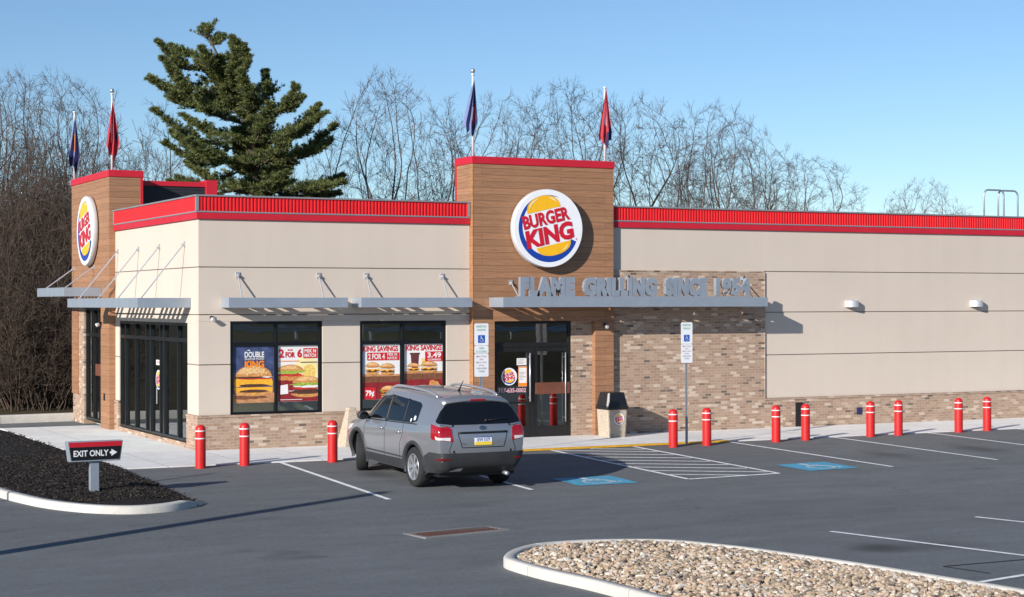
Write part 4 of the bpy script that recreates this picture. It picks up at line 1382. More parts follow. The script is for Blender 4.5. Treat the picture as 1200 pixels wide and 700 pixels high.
# ------------------------------------------------------------------ accessible parking signs
def access_sign(lab, x, y, ztop, w, plates, gap_plate):
    t = thing('parking_sign', lab, 'sign', (x, y, g(y)), 0, 'accessible parking signs')
    m = MB()
    m.box(-.032, -.020, -.008, .012, 0, ztop - .01); m.box(.020, .032, -.008, .012, 0, ztop - .01); m.box(-.020, .020, .006, .016, 0, ztop - .01)
    m.build('post', 'galvanised', t)
    z = ztop
    for kind, h in plates:
        r = .035
        pts = []
        for cx_, cy_, a0 in ((w / 2 - r, h / 2 - r, 0), (-w / 2 + r, h / 2 - r, 90), (-w / 2 + r, -h / 2 + r, 180), (w / 2 - r, -h / 2 + r, 270)):
            for i in range(6): pts.append((cx_ + r * math.cos(R(a0 + 18 * i)), cy_ + r * math.sin(R(a0 + 18 * i))))
        mats = ['sign_white', 'sign_blue', 'sign_white', 'sign_green', 'sign_redink', 'sign_ink']
        m = MB(); m.prism(pts, 0, .004)
        def add(k, mi, dx, dy, zz): 
            k.m = [mi] * len(k.m); k.v = [(p + dx, q + dy, zz) for p, q, _ in k.v]; m.merge(k)
        if kind == 'reserved':
            add(text_mb('RESERVED', .05, .012, width=w * .72), 3, 0, h / 2 - .07, .0046)
            add(text_mb('PARKING', .05, .012, width=w * .62), 3, 0, h / 2 - .15, .0046)
            s_ = w * .50
            m.cur = 1; m.prism([(-s_ / 2, -.5 * h + .06), (s_ / 2, -.5 * h + .06), (s_ / 2, -.5 * h + .06 + s_), (-s_ / 2, -.5 * h + .06 + s_)], .0042, .0050)
            add(chair_symbol(s_ * .92), 2, 0, -.5 * h + .06 + s_ / 2, .0056)
        elif kind == 'van':
            add(text_mb('VAN', .05, .012, width=w * .35), 3, 0, .03, .0046); add(text_mb('ACCESSIBLE', .045, .010, width=w * .78), 3, 0, -.045, .0046)
        else:
            ls = ['MIN. FINE', '$50', 'MAX. FINE', '$200', 'VIOLATORS', 'TOWED'] if h > .45 else ['MIN. FINE', '$50', 'MAX. FINE', '$200']
            for i, s2 in enumerate(ls):
                add(text_mb(s2, h * .075, .010, width=w * min(.72, .09 * len(s2))), 4 if i < 4 else 5, 0, h * (.38 - i * (.78 / len(ls))), .0046)
        k = MB(); k.merge(m, T(0, -.012, z - h / 2) @ FRONT)
        k.build('sign_plate', mats, t)
        m2 = MB(); m2.lathe([(.010, .0042), (.008, .010)], 8); m2.xform(T(0, -.012, z - .03) @ FRONT); m2.build('bolt', 'steel', t)
        z -= h + gap_plate
    return t
access_sign('accessible parking sign with three plates behind the parked car', 5.60, -3.78, 3.03, .36, [('reserved', .51), ('van', .18), ('fine', .53)], .006)
access_sign('accessible parking sign with two plates between red bollards before the brick panel', 11.20, -3.78, 3.02, .33, [('reserved', .53), ('fine', .46)], .006)

# ------------------------------------------------------------------ litter bin
t = thing('trash_bin', 'square pebble-faced litter bin with black hood beside the wood pilaster', 'trash bin', (10.78, -.85, .02), 0)
m = MB()
def frus(m, a, b, z0, z1, c=.05):
    pa = [(-a + c, -a), (a - c, -a), (a, -a + c), (a, a - c), (a - c, a), (-a + c, a), (-a, a - c), (-a, -a + c)]
    pb = [(p * b / a, q * b / a) for p, q in pa]
    n = 8
    m.add([(x, y, z0) for x, y in pa] + [(x, y, z1) for x, y in pb], [tuple(range(n - 1, -1, -1)), tuple(range(n, 2 * n))] + [(i, (i + 1) % n, n + (i + 1) % n, n + i) for i in range(n)])
frus(m, .275, .31, 0, .72); m.build('bin_body', 'bin_body', t, bevel=.008)
m = MB(); frus(m, .335, .34, .72, .80); frus(m, .33, .25, .80, 1.16, .07)
m.build('hood', 'lid_black', t, bevel=.015)
m = MB(); m.add([(-.23, -.309, .83), (.23, -.309, .83), (.195, -.264, 1.10), (-.195, -.264, 1.10)], [(0, 1, 2, 3)]); m.xform(T(0, -.016, 0)); m.build('flap', 'panel_black', t)
o = sticker('x', .15, T(0, 0, 0)); o.name = 'emblem'; del o['label']; del o['category']
o.parent = t; o.matrix_world = T(10.82, -1.155, .50) @ Matrix.Rotation(R(2.7), 4, 'X') @ FRONT

t = thing('ash_receptacle', 'tapered tan stone ash receptacle against the wall beside the parked car', 'ashtray', (3.68, -.45, .02))
m = MB(); frus(m, .28, .10, 0, .88, .025); m.build('pedestal', 'bin_body', t, bevel=.01)
m = MB(); frus(m, .108, .095, .88, .94, .02); m.build('tray_top', 'bin_body', t, bevel=.01)

# ------------------------------------------------------------------ exit sign
ez = g(-7.62) + .08
t = thing('exit_sign', 'small black and red EXIT ONLY sign on a grey post in the mulch', 'sign', (-4.29, -7.62, ez), R(3))
m = MB(); m.box(-.085, .085, -.05, .05, -.15, .60); m.build('post', 'aluminium', t, bevel=.006)
def trap(w0, w1, z0, z1, ya, yb): 
    k = MB(); k.add([(-w0, ya, z0), (w0, ya, z0), (w0, yb, z0), (-w0, yb, z0), (-w1, ya, z1), (w1, ya, z1), (w1, yb, z1), (-w1, yb, z1)], [(3, 2, 1, 0), (4, 5, 6, 7), (0, 1, 5, 4), (1, 2, 6, 5), (2, 3, 7, 6), (3, 0, 4, 7)]); return k
trap(.475, .525, .60, .975, -.10, .10).build('cabinet', 'aluminium', t, bevel=.008)
trap(.452, .492, .63, .872, -.106, -.098).build('face', 'panel_black', t)
trap(.4925, .508, .875, .965, -.106, -.098).build('red_band', 'panel_red', t)
k = text_mb('EXIT ONLY', .115, .022, width=.66); k.v = [(x - .085, y, z) for x, y, z in k.v]
k.add([(.30, .065, 0), (.30, -.065, 0), (.41, 0, 0)], [(0, 1, 2)]); k.add([(.27, .02, 0), (.27, -.02, 0), (.30, -.02, 0), (.30, .02, 0)], [(0, 1, 2, 3)])
k.xform(T(0, -.108, .755) @ FRONT).build('lettering', 'sign_white', t)

# ------------------------------------------------------------------ flags
def flag_pole(lab, x, y, z0, ztop, ball, flagspec):
    t = thing('flagpole', lab, 'flagpole', (x, y, z0))
    h = ztop - z0
    m = MB(); m.lathe([(.035, 0), (.034, h * .5), (.026, h - .12)], 12); m.lathe([(.045, h - .12), (.04, h - .08), (.02, h - .07)], 12); m.build('pole', 'pole_white', t, smooth=True)
    if ball:
        m = MB(); m.lathe([(.012, 0), (.03, .015), (.055, .05), (.06, .085), (.045, .12), (.005, .14)], 16, (0, 0, h - .08)); m.build('finial', 'galvanised', t, smooth=True)
    mats, ftop, flen, wl, wr, fn, seed = flagspec
    rr = random.Random(seed)
    m = MB(); nu, nv = 44, 26; ph = rr.uniform(0, 6)
    lens = [.62 + .2 * rr.random(), .78, .86 + .05 * rr.random(), .84, .90 + .1 * rr.random(), 1.0 - .1 * rr.random(), .80, .60 + .25 * rr.random()]
    def ln(u):
        q = u * (len(lens) - 1); k = min(len(lens) - 2, int(q)); return lens[k] + (lens[k + 1] - lens[k]) * (q - k)
    for j in range(nv + 1):
        v = j / nv
        for i in range(nu + 1):
            u = i / nu
            w_ = v * ln(u)
            xl = -wl * min(1.0, w_ / .72) * (1 - .12 * max(0, w_ - .72) / .28)
            xr = wr * min(1.0, (w_ / .66)) * (1 - .25 * max(0, w_ - .66) / .34)
            pl = u + .045 * math.sin(u * 2 * PI * 2.5 + ph)
            x_ = xl + (xr - xl) * pl
            y_ = (.055 * math.sin(u * 2 * PI * 2.5 + ph + .8 * v) + .025 * math.sin(u * 17 + v * 4)) * min(1, .15 + w_ * 1.2)
            m.v.append((1.22 * x_, y_ - .075, ftop - w_ * flen))
    for j in range(nv):
        for i in range(nu):
            a = j * (nu + 1) + i
            m.f.append((a, a + nu + 1, a + nu + 2, a + 1)); m.m.append(fn((i + .5) / nu, (j + .5) / nv))
    m.build('flag', mats, t, smooth=True)
    return t
flag_pole('flagpole with a limp navy blue flag at the left corner of the entrance tower', 7.27, .15, 7.23, 9.44, True,
          (['flag_blue', 'flag_navy', 'flag_red', 'flag_white'], 1.98, 1.55, .26, .08, lambda u, v: 0 if u < .52 else (2 if .5 < v < .8 and .66 < u < .86 else (3 if .5 < v < .74 and .56 < u < .64 else 1)), 1))
flag_pole('flagpole with a limp red flag at the right corner of the entrance tower', 11.18, .20, 7.23, 9.32, False,
          (['flag_red', 'flag_white', 'flag_navy'], 1.98, 1.75, .18, .14, lambda u, v: 1 if .36 < u < .55 and .28 < v < .66 else (2 if u > .6 and v > .72 else 0), 2))
flag_pole('flagpole with a limp red flag and round finial on the left tower', .16, 8.85, 7.19, 9.5, True,
          (['flag_red', 'flag_white', 'flag_navy'], 2.0, 1.75, .16, .17, lambda u, v: 1 if .26 < u < .36 and .34 < v < .58 else (2 if u > .7 and .62 < v < .75 else 0), 3))
flag_pole('flagpole with a limp blue and yellow flag at the far end of the left tower', -.13, 12.2, 7.19, 9.3, False,
          (['flag_blue', 'flag_navy', 'flag_red', 'flag_yellow'], 1.9, 1.75, .20, .13, lambda u, v: 2 if .40 < u < .52 and .38 < v < .7 else (3 if .52 <= u < .64 and .36 < v < .7 else (1 if v > .8 or u > .8 else 0)), 4))

# guard rail on the bank opposite, mirrored in the windows
t = thing('guard_rail', 'steel guard rail along the grass bank opposite the building', 'guard rail', (0, -43, 0))
m = MB(); pr = [(0, .46), (.05, .52), (.0, .60), (.05, .68), (0, .76)]
X_ = [-30 + 4 * i for i in range(24)]
for xa, xb in zip(X_[:-1], X_[1:]):
    za, zb = terrain(xa, -43), terrain(xb, -43)
    for (da, ha), (db, hb) in zip(pr[:-1], pr[1:]): m.quad((xa, da, za + ha), (xa, db, za + hb), (xb, db, zb + hb), (xb, da, zb + ha))
m.build('beam', 'steel', t)
for xa in X_:
    m = MB(); za = terrain(xa, -43); m.box(xa - .05, xa + .05, -.12, -.01, za - .3, za + .72); m.build('post', 'galvanised', t)

# ladder rails on the roof
t = thing('roof_ladder_rail', 'pair of grey looped ladder rails rising above the roof at the right', 'handrail', (29.4, 6.0, 5.3))
for i, (dx, dy) in enumerate(((.0, 0), (.72, .1))):
    pts = []
    for px, pz in ((0, 0), (0, 1.86)): pts.append((px, pz))
    for k in range(6): a = PI - (PI / 2) * (k + 1) / 6; pts.append((.18 + .18 * math.cos(a), 1.86 + .18 * math.sin(a)))
    for k in range(7): a = PI / 2 - (PI / 2) * k / 6; pts.append((.70 + .18 * math.cos(a), 1.86 + .18 * math.sin(a)))
    pts.append((.88, 0))
    m = MB(); m.tube([(dx + p, dy, q) for p, q in pts], .03, 8); m.build('rail', 'galvanised', t, smooth=True)

# ------------------------------------------------------------------ parked car
def make_car():
    t = thing('parked_car', 'grey SUV with roof rails parked nose-in at the sidewalk', 'car')
    rowsN = 7
    St = [
     # rear .. front, rows r0..r6 (x, y, z)
     [(.66,-2.20,.36),(.80,-2.28,.56),(.85,-2.28,.86),(.845,-2.25,1.08),(.82,-2.20,1.21),(.72,-2.06,1.45),(.62,-1.93,1.62)],
     [(.82,-1.98,.31),(.875,-2.00,.52),(.905,-2.01,.83),(.90,-2.00,1.06),(.88,-1.97,1.20),(.77,-1.86,1.45),(.65,-1.72,1.66)],
     [(.88,-1.35,.27),(.93,-1.35,.48),(.945,-1.35,.78),(.945,-1.35,1.00),(.90,-1.35,1.14),(.785,-1.35,1.45),(.665,-1.30,1.685)],
     [(.88,-.55,.26),(.93,-.55,.46),(.94,-.55,.76),(.94,-.55,.98),(.90,-.55,1.10),(.795,-.55,1.44),(.675,-.50,1.70)],
     [(.88,.30,.26),(.93,.30,.46),(.95,.30,.75),(.935,.30,.95),(.90,.30,1.065),(.80,.28,1.40),(.675,.20,1.70)],
     [(.88,.95,.26),(.93,.95,.46),(.945,.95,.74),(.93,.95,.93),(.895,.95,1.035),(.83,.78,1.30),(.675,.56,1.645)],
     [(.88,1.40,.27),(.94,1.40,.48),(.945,1.40,.73),(.93,1.40,.91),(.875,1.36,1.00),(.81,1.30,1.045),(.66,1.22,1.10)],
     [(.84,1.92,.29),(.91,1.92,.48),(.925,1.92,.70),(.905,1.92,.86),(.84,1.92,.95),(.75,1.92,.985),(.60,1.92,1.015)],
     [(.70,2.22,.30),(.78,2.25,.45),(.80,2.26,.65),(.78,2.25,.78),(.73,2.22,.86),(.65,2.20,.90),(.52,2.18,.93)],
    ]
    bm = bmesh.new()
    V = {}
    def vert(key, co):
        k = (round(co[0], 5), round(co[1], 5), round(co[2], 5))
        if k not in V: V[k] = bm.verts.new(co)
        return V[k]
    nS = len(St)
    def face(cs):
        vs = [vert(None, c) for c in cs]
        if len(set(vs)) == len(vs):
            try: bm.faces.new(vs)
            except ValueError: pass
    bulge_r = [0, .05, .06, .06, .06, .07, .06]
    def endpt(S, r, f, bulge):
        x, y, z = S[r]
        return (x * f, y + bulge * (1 - f * f), z)
    cols = [1, .62, .22, -.22, -.62, -1]
    crown = [0, .035, .048]
    def toppt(S, f):
        x, y, z = S[6]
        dy = 0
        return (x * f, y, z + .05 * (1 - f * f))
    for sgn in (1, -1):
        for i in range(nS - 1):
            for r in range(rowsN - 1):
                a, b, c, d_ = St[i][r], St[i + 1][r], St[i + 1][r + 1], St[i][r + 1]
                q = [(p[0] * sgn, p[1], p[2]) for p in (a, b, c, d_)]
                face(q if sgn > 0 else q[::-1])
    rb = lambda r, f: (St[0][r][0] * f, St[0][r][1] - bulge_r[r] * (1 - f * f), St[0][r][2] + (.05 * (1 - f * f) if r == 6 else 0))
    fb = lambda r, f: (St[-1][r][0] * f, St[-1][r][1] + .12 * (1 - f * f), St[-1][r][2] + (.05 * (1 - f * f) if r == 6 else 0))
    tb = lambda i, f: rb(6, f) if i == 0 else (fb(6, f) if i == nS - 1 else (St[i][6][0] * f, St[i][6][1] + (.10 * (1 - f * f) if 5 <= i <= 6 else (-.05*(1-f*f) if i == 1 else 0)), St[i][6][2] + .05 * (1 - f * f)))
    ub = lambda i, f: rb(0, f) if i == 0 else (fb(0, f) if i == nS - 1 else (St[i][0][0] * f, St[i][0][1], St[i][0][2]))
    for c0, c1 in zip(cols[:-1], cols[1:]):
        for r in range(rowsN - 1):
            face([rb(r, c1), rb(r, c0), rb(r + 1, c0), rb(r + 1, c1)])
            face([fb(r, c0), fb(r, c1), fb(r + 1, c1), fb(r + 1, c0)])
        for i in range(nS - 1):
            face([tb(i, c1), tb(i, c0), tb(i + 1, c0), tb(i + 1, c1)])
            face([ub(i, c0), ub(i, c1), ub(i + 1, c1), ub(i + 1, c0)])
    bmesh.ops.recalc_face_normals(bm, faces=bm.faces)
    # creases: roof edge, belt, rear corner
    cl = bm.edges.layers.float.new('crease_edge')
    def near(v, co): return (v.co - Vector(co)).length < 1e-4
    for e in bm.edges:
        a, b = e.verts
        za, zb = a.co, b.co
        for sgn in (1, -1):
            for r, cr in ((4, .55), (6, .45), (3, .45), (1, .3), (0, .6)):
                for i in range(nS - 1):
                    p = St[i][r]; q = St[i + 1][r]
                    P_ = (p[0] * sgn, p[1], p[2]); Q_ = (q[0] * sgn, q[1], q[2])
                    if (near(a, P_) and near(b, Q_)) or (near(b, P_) and near(a, Q_)): e[cl] = cr
            for r in range(rowsN - 1):
                p = St[0][r]; q = St[0][r + 1]
                P_ = (p[0] * sgn, p[1], p[2]); Q_ = (q[0] * sgn, q[1], q[2])
                if (near(a, P_) and near(b, Q_)) or (near(b, P_) and near(a, Q_)): e[cl] = .55
    for e in bm.edges:   # spoiler lip
        if abs(e.verts[0].co.z - 1.655) < .03 and abs(e.verts[1].co.z - 1.655) < .03 and e.verts[0].co.y < -1.9 and e.verts[1].co.y < -1.9: e[cl] = .7
    me = bpy.data.meshes.new('body'); bm.to_mesh(me); bm.free()
    o = bpy.data.objects.new('body', me); C.objects.link(o)
    s = o.modifiers.new('s', 'SUBSURF'); s.levels = 3; s.render_levels = 3
    dg = bpy.context.evaluated_depsgraph_get()
    solid = bpy.data.meshes.new_from_object(o.evaluated_get(dg))
    o.modifiers.clear(); o.data = solid
    bvh = BVHTree.FromPolygons([v.co.copy() for v in solid.vertices], [tuple(p.vertices) for p in solid.polygons])
    # wheel wells
    AX = (-1.32, 1.38); RW = .365
    for ay in AX:
        for sx in (1, -1):
            k = MB(); n = 40
            pts = [(.425 * math.cos(2 * PI * i / n), .425 * math.sin(2 * PI * i / n)) for i in range(n)]
            v = [(sx * .56, ay + p, RW + q) for p, q in pts] + [(sx * 1.2, ay + p, RW + q) for p, q in pts]
            f = [tuple(range(n)), tuple(range(2 * n - 1, n - 1, -1))] + [(i, n + i, n + (i + 1) % n, (i + 1) % n) for i in range(n)]
            k.add(v, f)
            co = k.build('cutter', 'car_black')
            b2 = bmesh.new(); b2.from_mesh(co.data); bmesh.ops.recalc_face_normals(b2, faces=b2.faces); b2.to_mesh(co.data); b2.free()
            md = o.modifiers.new('b', 'BOOLEAN'); md.operation = 'DIFFERENCE'; md.object = co; md.solver = 'EXACT'
            dg = bpy.context.evaluated_depsgraph_get()
            nm = bpy.data.meshes.new_from_object(o.evaluated_get(dg))
            o.modifiers.clear(); o.data = nm
            bpy.data.objects.remove(co)
    o.data.materials.clear(); o.data.materials.append(M['car_paint']); o.data.materials.append(M['car_black'])
    for p in o.data.polygons:
        c = p.center
        inw = any(abs(math.hypot(c.y - ay, c.z - RW) - .425) < .012 and abs(c.x) < 1.0 and abs(p.normal.x) < .4 for ay in AX) or (abs(abs(c.x) - .56) < .01)
        p.material_index = 1 if inw or (c.z < .31 and p.normal.z < -.6) else 0
    auto_smooth(o, 38)
    o.parent = t

    # --- panels conformed to the body by casting rays onto it
    def cast(orig, d_):
        h = bvh.ray_cast(Vector(orig), Vector(d_).normalized())
        return (h[0], h[1]) if h[0] is not None else None
    def side(sx):
        return lambda a, b: cast((sx * 3, a, b), (-sx, 0, 0))           # a = y, b = z
    def rear(a, b):                                                      # a = x measured 1.3 m behind the axis
        d_ = Vector((a, -1.3, 0)).normalized()
        return cast(Vector((0, -.9, b)) + d_ * 4, -d_)
    def top(a, b): return cast((a, b, 4), (0, 0, -1))
    def patch(name, poly, fn, mat_, off=.006, nu=14, nv=10, parent=t, depth=.014):
        zs_ = [p[1] for p in poly]; z0, z1 = min(zs_), max(zs_)
        P = []; ok = True
        for j in range(nv + 1):
            z = z0 + (z1 - z0) * (j / nv)
            zq = min(z1 - 1e-5, max(z0 + 1e-5, z))
            xs_ = []
            for (xa, ya), (xb, yb) in zip(poly, poly[1:] + poly[:1]):
                if (ya <= zq < yb) or (yb <= zq < ya): xs_.append(xa + (xb - xa) * (zq - ya) / (yb - ya))
            xa, xb = min(xs_), max(xs_)
            row = []
            for i in range(nu + 1):
                h = fn(xa + (xb - xa) * i / nu, zq)
                if h is None: ok = False; row.append(P[-1][i] if P else None)
                else: row.append((h[0] + h[1] * off, h[0] - h[1] * depth))
            P.append(row)
        flat = [q for r_ in P for q in r_ if q is not None]
        for r_ in P:
            for i, q in enumerate(r_):
                if q is None: r_[i] = flat[0]
        k = MB(); n = nu + 1
        for r_ in P: k.v += [tuple(q[0]) for q in r_]
        base = len(k.v)
        for r_ in P: k.v += [tuple(q[1]) for q in r_]
        for j in range(nv):
            for i in range(nu):
                a = j * n + i
                k.f.append((a, a + 1, a + n + 1, a + n)); k.m.append(0)
        rim = [i for i in range(n)] + [j * n + nu for j in range(1, nv + 1)] + [nv * n + i for i in range(nu - 1, -1, -1)] + [j * n for j in range(nv - 1, 0, -1)]
        for p, q in zip(rim, rim[1:] + rim[:1]):
            k.f.append((q, p, p + base, q + base)); k.m.append(0)
        ob = k.build(name, mat_, parent, smooth=False)
        bm2 = bmesh.new(); bm2.from_mesh(ob.data); bmesh.ops.recalc_face_normals(bm2, faces=bm2.faces)
        # outward
        c = sum((f_.normal.dot(Vector(f_.calc_center_median() - Vector((0, f_.calc_center_median().y * .8, .7)))) * f_.calc_area() for f_ in bm2.faces))
        if c < 0: bmesh.ops.reverse_faces(bm2, faces=bm2.faces)
        bm2.to_mesh(ob.data); bm2.free()
        return auto_smooth(ob, 45)
    def strip_on(name, pts, fn, w, mat_, off=.003, parent=t, n=10):
        P = []
        for (xa, ya), (xb, yb) in zip(pts[:-1], pts[1:]):
            for i in range(n):
                h = fn(xa + (xb - xa) * i / n, ya + (yb - ya) * i / n)
                if h: P.append(h[0] + h[1] * off)
        h = fn(*pts[-1])
        if h: P.append(h[0] + h[1] * off)
        k = MB(); k.tube(P, w, 6); return k.build(name, mat_, parent, smooth=True)
    for sx, sd in ((-1, side(-1)), (1, side(1))):
        fw = patch('front_window', [(.96, 1.075), (.06, 1.105), (.06, 1.575), (.40, 1.565), (.56, 1.50)], sd, 'car_glass')
        rw = patch('rear_window', [(-.04, 1.11), (-1.36, 1.165), (-1.34, 1.50), (-1.15, 1.555), (-.02, 1.58)], sd, 'car_glass')
        strip_on('window_post', [(-.80, 1.145), (-.74, 1.56)], sd, .016, 'car_black', .006)
        strip_on('window_post', [(.01, 1.10), (.02, 1.58)], sd, .03, 'car_black', .002)
        strip_on('belt_trim', [(.97, 1.06), (.0, 1.092), (-1.38, 1.15)], sd, .010, 'car_black', .004)
        # shut lines
        strip_on('door_seam', [(1.0, 1.05), (1.02, .70), (.97, .42)], sd, .0055, 'seam', -.001)
        strip_on('door_seam', [(.01, 1.09), (.0, .75), (.03, .40)], sd, .0055, 'seam', -.001)
        strip_on('door_seam', [(-.80, 1.13), (-.85, .95), (-.72, .75), (-.70, .42)], sd, .0055, 'seam', -.001)
        dh = []
        for y in (.16, -.66):
            h = sd(y, .945)
            k = MB(); p = h[0]
            k.tube([p + Vector((sx * .012, .10, 0)), p + Vector((sx * .035, .07, .004)), p + Vector((sx * .037, -.08, .008)), p + Vector((sx * .012, -.11, .008))], [.014, .017, .017, .014], 8)
            k.build('door_handle', 'alloy', t, smooth=True)
        if sx < 0:
            patch('fuel_flap', [(-1.55, .96), (-1.37, .96), (-1.37, 1.08), (-1.55, 1.08)], sd, 'car_paint', .002, 6, 6)
        if sx < 0:
            for a_, b_2, r_ in ((-1.10, 1.20, .030), (-1.24, 1.245, .042)):
                patch('window_decal', [(a_ - r_, b_2 - r_ * .5), (a_ - r_ * .3, b_2 - r_), (a_ + r_, b_2 - r_ * .6), (a_ + r_ * .8, b_2 + r_), (a_ - r_ * .7, b_2 + r_)], sd, 'sign_white', .009, 4, 4, parent=rw)
        # cladding: sill and wheel-arch flares
        patch('sill_cladding', [(.93, .285), (-.87, .285), (-.89, .46), (.95, .45)], sd, 'cladding', .014, 24, 5)
        patch('lower_moulding', [(.90, .475), (-.84, .485), (-.84, .515), (.90, .505)], sd, 'cladding', .006, 20, 3)
        for ay in AX:
            k = MB(); n = 30; Q = []
            for i in range(n + 1):
                a = R(-18 + 216 * i / n)
                row = []
                for rr, off in ((.405, -.03), (.415, .012), (.445, .026), (.475, .020), (.488, -.004)):
                    y_, z_ = ay + rr * math.cos(a), RW + rr * math.sin(a)
                    h = sd(y_, max(.30, z_))
                    pt = (h[0] + Vector((sx * off, 0, 0))) if h else Vector((sx * .9, y_, z_))
                    if z_ < .30: pt.z = z_
                    if rr < .43:
                        hh = sd(ay + .45 * math.cos(a), max(.30, RW + .45 * math.sin(a)))
                        if hh: pt = Vector((hh[0].x + sx * off, y_, z_))
                    row.append(pt)
                Q.append(row)
            for r_ in Q: k.v += [tuple(p) for p in r_]
            for i in range(n):
                for j in range(4):
                    a = i * 5 + j; k.f.append((a, a + 1, a + 6, a + 5)); k.m.append(0)
            ob = k.build('arch_flare', 'cladding', t, smooth=True)
        # tail lamp wraps the corner
        s_ = sx
        L = patch('tail_lamp', [(s_ * .585, 1.155), (s_ * .80, 1.185), (s_ * 1.06, 1.20), (s_ * 1.04, .94), (s_ * .56, .90), (s_ * .55, .93)], rear, 'lamp_red', .012, 20, 8)
        patch('reversing_lamp', [(s_ * .60, .985), (s_ * .90, 1.0), (s_ * .895, .94), (s_ * .60, .918)], rear, 'lamp_clear', .014, 12, 4, parent=L)
        patch('rear_reflector', [(s_ * .60, .605), (s_ * .88, .605), (s_ * .88, .575), (s_ * .60, .575)], rear, 'reflector_red', .026, 10, 3)
        # roof rail
        pts = []
        for y, dz in ((-1.66, -.004), (-1.50, .03), (-1.1, .045), (-.4, .048), (.10, .044), (.34, .02), (.46, -.006)):
            h = top(sx * .60, y)
            pts.append((sx * .605, y, h[0].z + dz))
        k = MB(); k.tube([Vector(p) for p in catmull3(pts)], .026, 10); k.build('roof_rail', 'alloy', t, smooth=True)
        # mirror
        m = MB()
        m.lathe([(.01, -.10), (.075, -.085), (.10, -.03), (.10, .03), (.08, .075), (.02, .09)], 16)
        m.xform(T(sx * 1.03, .86, 1.13) @ Matrix.Rotation(PI / 2, 4, 'X') @ Matrix.Diagonal((1.15, .85, .75, 1)))
        mo = m.build('mirror', 'cladding', t, smooth=True)
        k = MB(); k.tube([(sx * .88, .90, 1.08), (sx * 1.0, .87, 1.10)], .03, 8); k.build('mirror_arm', 'car_black', mo, smooth=True)
        k = MB(); k.lathe([(.088, 0), (.08, .004)], 16); k.xform(T(sx * 1.03, .778, 1.13) @ Matrix.Rotation(PI / 2, 4, 'X') @ Matrix.Diagonal((1.1, .8, 1, 1))); k.build('mirror_glass', 'car_glass', mo)
        patch('headlamp', [(2.15, .70), (1.70, .80), (1.62, .90), (2.12, .84)], sd, 'lamp_clear', .008, 8, 5)
    # rear face
    patch('rear_screen', [(-.60, 1.20), (.60, 1.20), (.90, 1.225), (.92, 1.26), (.83, 1.42), (.70, 1.575), (-.70, 1.575), (-.83, 1.42), (-.92, 1.26), (-.90, 1.225)], rear, 'car_glass', .011, 64, 18)
    patch('bumper_cladding', [(-1.50, .33), (1.50, .33), (1.55, .55), (1.1, .70), (.7, .665), (-.7, .665), (-1.1, .70), (-1.55, .55)], rear, 'cladding', .020, 34, 9)
    patch('bumper_step', [(-.66, .35), (.66, .35), (.62, .46), (-.62, .46)], rear, 'car_black', .032, 16, 4)
    patch('skid_plate', [(-.62, .385), (-.40, .385), (-.36, .435), (-.44, .435)], rear, 'alloy', .034, 12, 3)
    patch('plate_recess', [(-.40, .80), (.40, .80), (.44, 1.06), (-.44, 1.06)], rear, 'car_paint', -.002, 14, 6)
    strip_on('recess_edge', [(-.46, 1.05), (-.38, .795), (.38, .795), (.46, 1.05)], rear, .008, 'seam', .0)
    strip_on('tailgate_garnish', [(-.46, 1.06), (.46, 1.06)], rear, .020, 'car_black', .006)
    strip_on('tailgate_seam', [(-.56, .91), (-.62, .74), (-.58, .69), (.58, .69), (.62, .74), (.56, .91)], rear, .006, 'seam', .0)
    strip_on('tailgate_seam', [(-.57, 1.16), (-.80, 1.20)], rear, .005, 'seam', .0)
    strip_on('tailgate_seam', [(.57, 1.16), (.80, 1.20)], rear, .005, 'seam', .0)
    pl = patch('license_plate', [(-.155, .835), (.155, .835), (.155, .985), (-.155, .985)], rear, 'plate_white', .012, 6, 4)
    patch('plate_strip', [(-.155, .835), (.155, .835), (.155, .893), (-.155, .893)], rear, 'plate_yellow', .0135, 6, 2, parent=pl)
    patch('plate_strip', [(-.155, .968), (.155, .968), (.155, .985), (-.155, .985)], rear, 'plate_blue', .0135, 6, 2, parent=pl)
    hp = rear(0, .930); k = text_mb('KVV 3177', .062, .01, width=.25)
    k.xform(T(0, hp[0].y - .0155, .930) @ Matrix.Rotation(R(-3), 4, 'X') @ FRONT); k.build('plate_lettering', 'plate_blue', pl)
    # badge
    hb = rear(0, 1.14); k = MB(); n = 28
    for rr, z0, z1, mi in ((1.0, 0, .008, 0), (.84, .0085, .010, 1)):
        k.cur = mi; k.prism([(.078 * rr * math.cos(2 * PI * i / n), .042 * (rr if rr == 1 else .78) * math.sin(2 * PI * i / n)) for i in range(n)], z0, z1)
    q = text_mb('KIA', .034, .01, width=.09); q.m = [0] * len(q.m); q.v = [(x, y, .0112) for x, y, z in q.v]; k.cur = 0; k.merge(q)
    k.xform(T(0, hb[0].y - .004, 1.14) @ Matrix.Rotation(R(-14), 4, 'X') @ FRONT); k.build('badge', ['chrome', 'car_black'], t)
    k = text_mb('SORENTO', .036, .008, width=.27); h1 = rear(-.50, .86); k.xform(T(-.47, h1[0].y - .004, .86) @ Matrix.Rotation(R(-3), 4, 'X') @ Matrix.Rotation(R(-9), 4, 'Z') @ FRONT); k.build('model_lettering', 'chrome', t)
    # spoiler with brake lamp
    h0 = top(0, -1.9)
    k = MB(); nn = 16; prof = []
    for i in range(nn + 1):
        f = -1 + 2 * i / nn
        x = f * .66; ybk = -2.07 + .06 * f * f; 
        hh = top(x, -1.80 - .0 * f)
        zt = hh[0].z
        prof.append([(x, -1.74, zt - .004), (x, -1.86, zt - .008), (x, ybk, zt - .055), (x, ybk + .012, zt - .085), (x, ybk + .09, zt - .10)])
    for r_ in prof: k.v += r_
